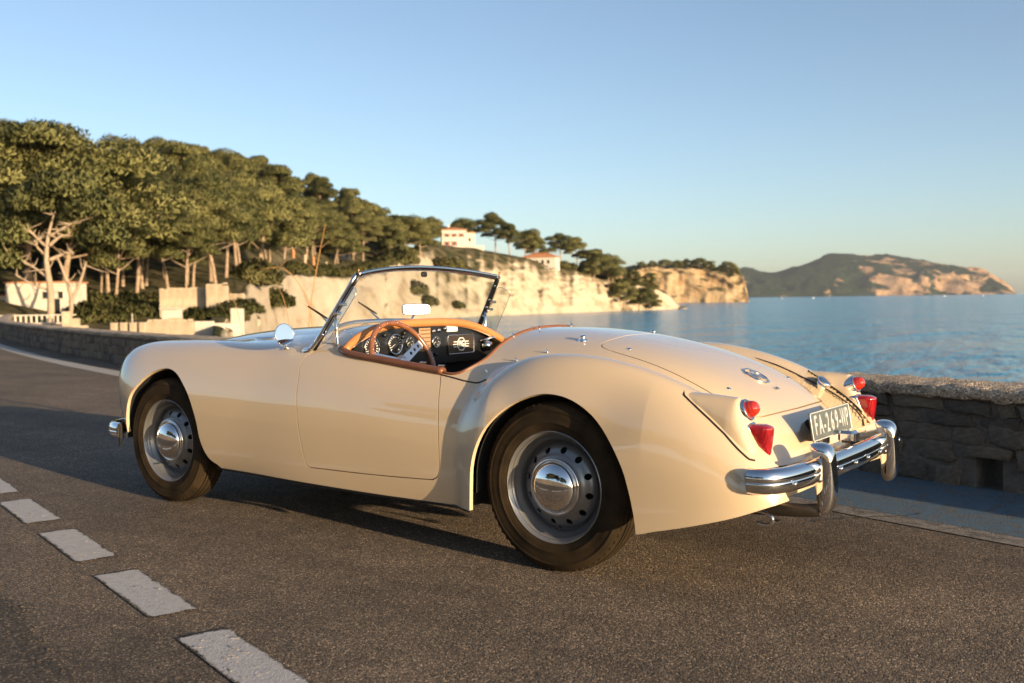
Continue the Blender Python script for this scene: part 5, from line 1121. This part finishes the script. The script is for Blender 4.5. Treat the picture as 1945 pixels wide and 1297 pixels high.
for u, d, s_, lb in ((492,112,2.3,'large dark bush hanging over the left end of the cliff'),(515,119,2.0,'dark bush spilling down the cliff below the wood'),(478,106,1.9,'dark bush above the ruined masonry'),(745,224,2.4,'scrub at the upper left of the windscreen view'),(768,224,2.8,'scrub tree left of the middle of the windscreen view'),(790,227,2.6,'scrub tree in the middle of the windscreen view'),(812,233,2.2,'scrub sloping down right of the middle of the windscreen'),(842,262,2.8,'scrub on the upper cliff seen through the windscreen top'),(862,268,2.4,'scrub on the cliff face near the right of the windscreen'),(880,270,2.0,'scrub by the right windscreen pillar'),(868,252,1.6,'lowest scrub patch seen through the windscreen')): bush(u, d, s_, lb)
for u in range(560, 820, 20): bush(u, float(Tdt(u))+tr_.uniform(1, 5), tr_.uniform(1.0, 1.9), 'green shrub on the cliff rim under the wood', grp='bushes on the cliff rim')
for u in range(1060, 1255, 13): bush(u, float(Tdt(u))+tr_.uniform(0, 4), tr_.uniform(1.0, 2.0), 'green shrub on the cliff rim below the clifftop grove', grp='bushes on the cliff rim')
# ================================================================= houses and walls on the shore
white_w = noisy('white_render', (.50, .44, .36), (.60, .54, .45), 1.2, .9, .25, .02, bscale=20); tile_m = noisy('terracotta', (.42, .17, .075), (.55, .25, .12), 2.5, .85, .3, .03, bscale=18)
stone_w = noisy('pale_masonry', (.34, .26, .175), (.50, .40, .285), 1.6, .95, .6, .04, bscale=7); dark_w = mat('window_dark', (.02, .022, .025), .15); shut = mat('red_shutter', (.32, .06, .035), .7)
def uframe(u, d, rz=0.0, z=None):
    o_ = wpos(u, d, z); a = math.atan2(RGT[1], RGT[0])+rz; return o_, a
def boxpart(name, c, s_, m, parent, bev=.02): mb = MB(); mb.box(c, s_, bevel=bev); return mb.build(name, m, parent)
def hip_roof(name, x0, x1, y0, y1, z, h, ov, parent, rows=True):
    mb = MB(); x0 -= ov; x1 += ov; y0 -= ov; y1 += ov; w = min(x1-x0, y1-y0)/2; xm0, xm1 = x0+w, x1-w; ym = (y0+y1)/2
    V_ = [(x0,y0,z),(x1,y0,z),(x1,y1,z),(x0,y1,z),(xm0,ym,z+h),(xm1,ym,z+h),(x0,y0,z-.12),(x1,y0,z-.12),(x1,y1,z-.12),(x0,y1,z-.12)]
    mb.add(V_, [(0,1,5,4),(1,2,5),(2,3,4,5),(3,0,4),(6,7,1,0),(7,8,2,1),(8,9,3,2),(9,6,0,3),(9,8,7,6)], False); r = mb.build(name, tile_m, parent)
    for k in range(int((x1-x0)/.5)):   # rounded tile rows on the seaward slope
        xx = x0+.25+k*.5; t_ = min((xx-x0)/w, (x1-xx)/w, 1); tb = MB(); tb.tube([(xx, y0-.02, z+.03), (xx, y0+(ym-y0)*t_, z+h*t_+.03)], .09, 6); tb.build('tile_row', tile_m, r)
    return r
def window(x, y, z, w, h, parent, shutters=True, m=None):
    f = boxpart('window', (x, y, z), (w, .10, h), white_w, parent, .01); boxpart('pane', (x, y-.045, z), (w*.82, .04, h*.84), dark_w, f, 0)
    if shutters:
        for sg in (-1, 1): boxpart('shutter', (x+sg*w*.78, y-.03, z), (w*.5, .05, h*1.02), m or shut, f, .005)
# upper villa
loc, a = uframe(872, 298, .12); loc.z = 16.2; v = empty('upper_villa', loc, a); tag(v, 'white villa with orange tiled roof standing highest on the clifftop', 'house')
boxpart('wall', (-1.2, 0, 2.7), (7.2, 6, 5.6), white_w, v); boxpart('wing', (3.4, .4, 2.2), (3.2, 5.2, 4.8), white_w, v); hip_roof('roof', -4.8, 2.4, -3, 3, 5.5, 1.0, .35, v); boxpart('wing_roof', (3.4, .4, 4.7), (3.6, 5.6, .25), tile_m, v); boxpart('terrace_wall', (1.5, -3.6, .0), (12, .4, 1.6), white_w, v)
for x in (-3.3, -1.2, .9): window(x, -3.02, 3.9, .75, 1.1, v)
for x in (-3.3, -1.2): window(x, -3.02, 1.5, .8, 1.3, v)
window(3.4, -2.22, 2.6, .8, 1.2, v, False); boxpart('chimney', (-2.5, .6, 6.7), (.6, .6, .9), white_w, v)
loc, a = uframe(1030, 318, -.25); loc.z = 10.4; v = empty('lower_villa', loc, a); tag(v, 'low white villa with wide orange tiled roof among the clifftop pines', 'house')
boxpart('wall', (0, 0, 1.6), (10.5, 6.5, 4.2), white_w, v); hip_roof('roof', -5.2, 5.2, -3.2, 3.2, 3.9, 1.5, .5, v); boxpart('terrace', (2.0, -4.1, .4), (8, 1.8, .25), white_w, v)
for x in (-2.4, -.6, 1.2, 3.0): window(x, -3.27, 2.3, .9, 1.3, v, False)
for x in (-1.4, 1, 3.4, 5.6): boxpart('pillar', (x, -4.8, -.6), (.3, .3, 2.0), white_w, v, .02)
for k in range(10): boxpart('baluster', (-1.7+k*.82, -4.9, .85), (.12, .1, .7), white_w, v, .01)
boxpart('rail', (2.0, -4.9, 1.25), (8, .14, .1), white_w, v, .01)
# villa behind the pines at the left of the cliff
loc, a = uframe(812, 312, 0); loc.z = 16.2; v = empty('glass_veranda', loc, a); tag(v, 'pale veranda peeping out left of the upper villa', 'house'); boxpart('wall', (0, 0, 2.2), (3.2, 3, 3.6), white_w, v); boxpart('roof', (0, 0, 4.15), (3.7, 3.5, .25), white_w, v); window(0, -1.52, 2.4, 1.8, 1.6, v, False)
# white house at the left shore
loc, a = uframe(92, 70, .05); loc.z = .4; v = empty('white_shore_house', loc, a); tag(v, 'white flat-topped house behind the pale bare tree at the left', 'house')
boxpart('wall', (-.25, .6, 1.0), (4.3, 3.2, 2.4), white_w, v); boxpart('side_wall', (-2.6, .9, .55), (1.4, 2.6, 1.5), white_w, v); boxpart('roof', (-.25, .6, 2.24), (4.5, 3.4, .10), tile_m, v); boxpart('side_roof', (-2.6, .9, 1.34), (1.6, 2.8, .10), tile_m, v)
for x in (1.35, .3): window(x, -1.02, 1.35, .34, .55, v, False)
boxpart('door', (1.0, -1.01, .55), (.5, .06, 1.1), dark_w, v)
# terrace wall with white balustrade
loc, a = uframe(55, 57, .10); loc.z = -1.0; v = empty('terrace_wall', loc, a); tag(v, 'pale stone terrace wall with white balusters at the left edge of the shore', 'wall'); boxpart('wall', (-2.2, 0, .0), (9.6, .5, 2.0), stone_w, v, .04); boxpart('coping', (-2.2, -.02, 1.03), (9.7, .6, .08), white_w, v, .02)
for k in range(32): boxpart('baluster', (-6.8+k*.29, -.02, 1.26), (.10, .10, .40), white_w, v, .02)
boxpart('rail', (-2.2, -.02, 1.49), (9.6, .13, .07), white_w, v, .01)
loc, a = uframe(150, 55, .15); loc.z = -1.6; v = empty('sloping_wing_wall', loc, a); tag(v, 'pale stepped wing wall running down from the terrace to the beach', 'wall')
for k in range(5): boxpart('course', (-.6+k*.42, 0, 1.3-k*.34), (.44, .5, 2.0-k*.1), stone_w, v, .03)
# masonry terraces, beach walls, huts
def block_wall(u, d, z, L_, h, th, lb, rz=0., name='retaining_wall', m=None, cop=True):
    loc, a = uframe(u, d, rz); loc.z = z; v = empty(name, loc, a); tag(v, lb, 'wall'); n_ = max(2, int(L_/.55)); g7 = np.random.default_rng(int(u)); w = L_/n_
    for k in range(n_):
        hk = h*(1-abs(g7.normal(0, .05))-(.12 if k in (0, n_-1) else 0))+.9; mb = MB(); mb.box((0, 0, 0), (w*1.06, th*g7.uniform(.97, 1.03), hk), bevel=.015)
        o = mb.build('wall_section', m or stone_w, v); o.location = (-L_/2+w*(k+.5), g7.normal(0, .012), hk/2-.9); o.rotation_euler = (0, g7.normal(0, .006), g7.normal(0, .01))
    if cop:
        for k in range(n_*2): mb = MB(); mb.box((0, 0, 0), (w*.46, th*.9, .12), bevel=.03); o = mb.build('coping_stone', stone_w, v); o.location = (-L_/2+w*.5*(k+.5), g7.normal(0, .04), h*.86+g7.normal(0, .03)); o.rotation_euler = (0, g7.normal(0, .05), g7.normal(0, .1))
    return v
block_wall(365, 74, .95, 4.4, 1.3, .5, 'pale masonry terrace wall below the front row of pines', .1); block_wall(452, 82, .9, 1.2, 1.0, .5, 'short block of masonry at the foot of the dark bush', -.1)
block_wall(415, 73, 1.1, 1.5, 1.5, .4, 'raised right end of the masonry terrace')
block_wall(385, 60, -1.0, 2.6, 1.0, .4, 'long whitish beach wall right of the posts', .05, m=white_w, cop=False); block_wall(325, 58, -1.0, 2.6, 1.25, .4, 'pale beach wall behind the row of posts', .05); block_wall(452, 66, -1.2, .7, 2.2, .7, 'small ruined white tower on the beach', 0, m=white_w, cop=False); block_wall(432, 64, -1.2, .7, 1.1, .6, 'broken white pier stub beside the ruined tower', .2, m=white_w, cop=False)
loc, a = uframe(328, 62); loc.z = -.1; v = empty('beach_hut', loc, a); tag(v, 'small white beach hut roof above the beach wall', 'hut'); boxpart('wall', (0, 0, .45), (1.0, .9, .7), white_w, v); boxpart('roof', (0, -.05, .84), (1.2, 1.1, .08), white_w, v)
for k, u in enumerate((218, 236, 254, 272)):
    loc, a = uframe(u, 55); loc.z = -1.25; o = boxpart('gate_post', (0, 0, 0), (.36, .36, 1.3), stone_w, None, .03); o.location = loc+Vector((0, 0, .65)); o.rotation_euler = (0, 0, a); tag(o, 'pale square gate post on the beach, %s from the left' % ('first', 'second', 'third', 'fourth')[k], 'post', 'beach gate posts')
loc, a = uframe(252, 58); loc.z = -1.4; v = empty('beach_parasol', loc, a); tag(v, 'closed orange parasol behind the beach gate posts', 'parasol'); mb = MB(); mb.tube([(0, 0, 0), (0, 0, 1.9)], .03, 8); mb.build('pole', white_w, v); mb = MB(); mb.lathe([(.02, 1.9), (.45, 1.62), (.62, 1.45)], (0, 0, 0), (0, 0, 1), 12); mb.build('canopy', mat('orange_canvas', (.55, .13, .03), .8), v)
rk = np.random.default_rng(4)
def boulder(u, d, z, s_, lb, grp=None):
    bm = bmesh.new(); bmesh.ops.create_icosphere(bm, subdivisions=3, radius=1)
    for v in bm.verts: n_ = fbm(np.array([[v.co.x*1.3+u, v.co.y*1.3+v.co.z]]), 3, 2)[0]; v.co *= 1+n_*.55
    me = bpy.data.meshes.new('boulder'); bm.to_mesh(me); bm.free(); me.materials.append(rock); o = bpy.data.objects.new('boulder', me); link(o); p_ = UD(u, d); o.location = (p_[0], p_[1], z); o.scale = s_; o.rotation_euler = (0, 0, u); tag(o, lb, 'rock', grp)
boulder(1297, 372, SEA, (2.6, 1.6, .8), 'low flat rock in the sea off the end of the cliff')
for n_i, (u, d, s_) in enumerate(((205,56,.6),(395,66,.8),(418,62,.7),(455,88,.9),(470,96,1.0),(480,100,1.2))): boulder(u, d, -.9 if u < 440 else -.8, (s_, s_*.8, s_*.7), 'rough ochre boulder on the beach, %s from the left' % ORD(n_i+1), 'boulders on the beach')
# small boats far out
def boat(u, d, L_, lb, mast):
    o_ = UD(u, d); v = empty('boat', (o_[0], o_[1], SEA), u); tag(v, lb, 'boat'); hm = mat('boat_white', (.85, .85, .85), .4)
    mb = MB(); P_ = []; 
    for k in range(9):
        f = k/8; w = .17*L_*math.sin(min(f*1.25, 1)*np.pi*.5+.25*(1-f)) if f < .98 else .02*L_; xx = (0.5-f)*L_; P_.append([(xx, -w, .14*L_), (xx, -w*.7, -.05), (xx, w*.7, -.05), (xx, w, .14*L_)])
    V_ = np.array(P_).reshape(-1, 3); mb.add(V_, [(i*4+j, i*4+(j+1) % 4, i*4+4+(j+1) % 4, i*4+4+j) for i in range(8) for j in range(4)]+[(0, 1, 2, 3)], False); mb.build('hull', hm, v); boxpart('cabin', (.05*L_, 0, .2*L_), (.4*L_, .22*L_, .16*L_), hm, v, .1)
    if mast: mb = MB(); mb.tube([(0, 0, .1*L_), (0, 0, 1.3*L_)], .06, 6); mb.build('mast', hm, v)
boat(1545, 1500, 6, 'white boat off the left part of the far cape', False); boat(1486, 1700, 4.5, 'smallest white boat near the end of the ochre headland', False); boat(1868, 1600, 6, 'white boat off the right tip of the far cape', False); boat(1795, 2000, 5, 'faint white boat below the bare cliffs of the far cape', False)
# dry reeds just beyond the wall
reed_m = mat('dry_reed', (.42, .22, .075), .8)
def reed(pts, r, lb, plume=True):
    P_ = [np.array([*UD(u, d), z]) for u, d, z in pts]; v = empty('dry_reed', Vector(P_[0])); tag(v, lb, 'reed', 'dry reeds beyond the wall'); P_ = [q-P_[0] for q in P_]
    mb = MB(); C_ = catmull(P_, 6); mb.tube(C_, np.linspace(r, r*.35, len(C_)), 6); mb.build('stem', reed_m, v)
    for k in range(4 if plume else 2):
        q_ = C_[int(len(C_)*(.3+.16*k))]; d_ = np.array([*(RGT*(.35 if k % 2 else -.35)), .28]); mb = MB(); mb.tube(catmull([q_, q_+d_*.5, q_+d_*1.0-[0, 0, .12]], 4), np.linspace(r*.8, r*.15, 9), 5, flat=(.3, 1.4)); mb.build('leaf', reed_m, v)
zz_ = lambda y, u, d: 1.0177+(572-.0131*(u-600)*1-y)*d/1906.7
reed([(598,17,zz_(655,598,17)-.8),(592,17,zz_(600,592,17)),(575,17,zz_(545,575,17)),(540,17,zz_(508,540,17)),(498,17,zz_(510,498,17))], .011, 'dry orange reed arching left beyond the bonnet')
reed([(578,16.5,zz_(655,578,16.5)-.8),(590,16.5,zz_(590,590,16.5)),(606,16.5,zz_(500,606,16.5)),(622,16.5,zz_(425,622,16.5))], .012, 'tallest dry reed rising straight left of the windscreen')
reed([(560,16,zz_(655,560,16)-.8),(548,16,zz_(600,548,16)),(530,16,zz_(540,530,16))], .008, 'short thin dry reed left of the tall one', False)
reed([(470,18,zz_(655,470,18)-.5),(455,18,zz_(600,455,18)),(437,18,zz_(545,437,18))], .007, 'thin leaning dry reed in front of the ruined tower', False)
# a dark parked van and orange posts glimpsed under the trees
loc, a = uframe(648, 205, .1); v = empty('parked_van', loc, a); tag(v, 'dark van parked under the pines above the cliff', 'van'); vm = mat('van_dark', (.02, .022, .028), .3, coat=.6); boxpart('body', (0, 0, 1.15), (4.2, 1.8, 1.5), vm, v, .25); boxpart('window', (-.3, -.86, 1.5), (3.0, .14, .5), mat('van_glass', (.12, .15, .18), .1), v, .02)
for x in (-1.3, 1.3): mb = MB(); mb.lathe([(.0005, -.12), (.34, -.12), (.34, .12), (.0005, .12)], (x, -.8, .34), (0, 1, 0), 16); mb.build('wheel', rubber, v)
for k, u in enumerate((560, 582, 598, 622)):
    loc, a = uframe(u, 172+k*5); o = boxpart('fence_post', (0, 0, .6), (.45, .45, 1.5), stone_w if k % 2 else mat('orange_post', (.42, .19, .08), .8), None, .03); o.location = loc; tag(o, 'stout post at the cliff rim, %s from the left' % ('first', 'second', 'third', 'fourth')[k], 'post', 'posts at the cliff rim')
for n_i, (u, d, s_, z_) in enumerate(((228,60,.55,-1.0),(262,61,.6,-.9),(300,62,.75,-.7),(345,63,.6,-.6),(372,66,.9,-.2),(402,66,.8,-.1),(425,68,.8,0),(440,72,.9,.2),(465,78,1.0,.3))): bush(u, d, s_, 'low shrub growing against the beach walls', z=z_, grp='shrubs at the beach walls')
# ================================================================= the air
hz = MB(); hz.box((0, 5400, 105), (22600, 14000, 300)); 
HZ = hz.build('haze', None); HZ['kind'] = 'stuff'
hm_ = bpy.data.materials.new('haze'); hm_.use_nodes = True; t = hm_.node_tree; t.nodes.remove(t.nodes['Principled BSDF']); pv = t.nodes.new('ShaderNodeVolumePrincipled'); pv.inputs['Color'].default_value = (.80, .88, 1, 1); pv.inputs['Density'].default_value = .000036; pv.inputs['Anisotropy'].default_value = .1
t.links.new(pv.outputs[0], t.nodes['Material Output'].inputs['Volume']); HZ.data.materials.append(hm_)
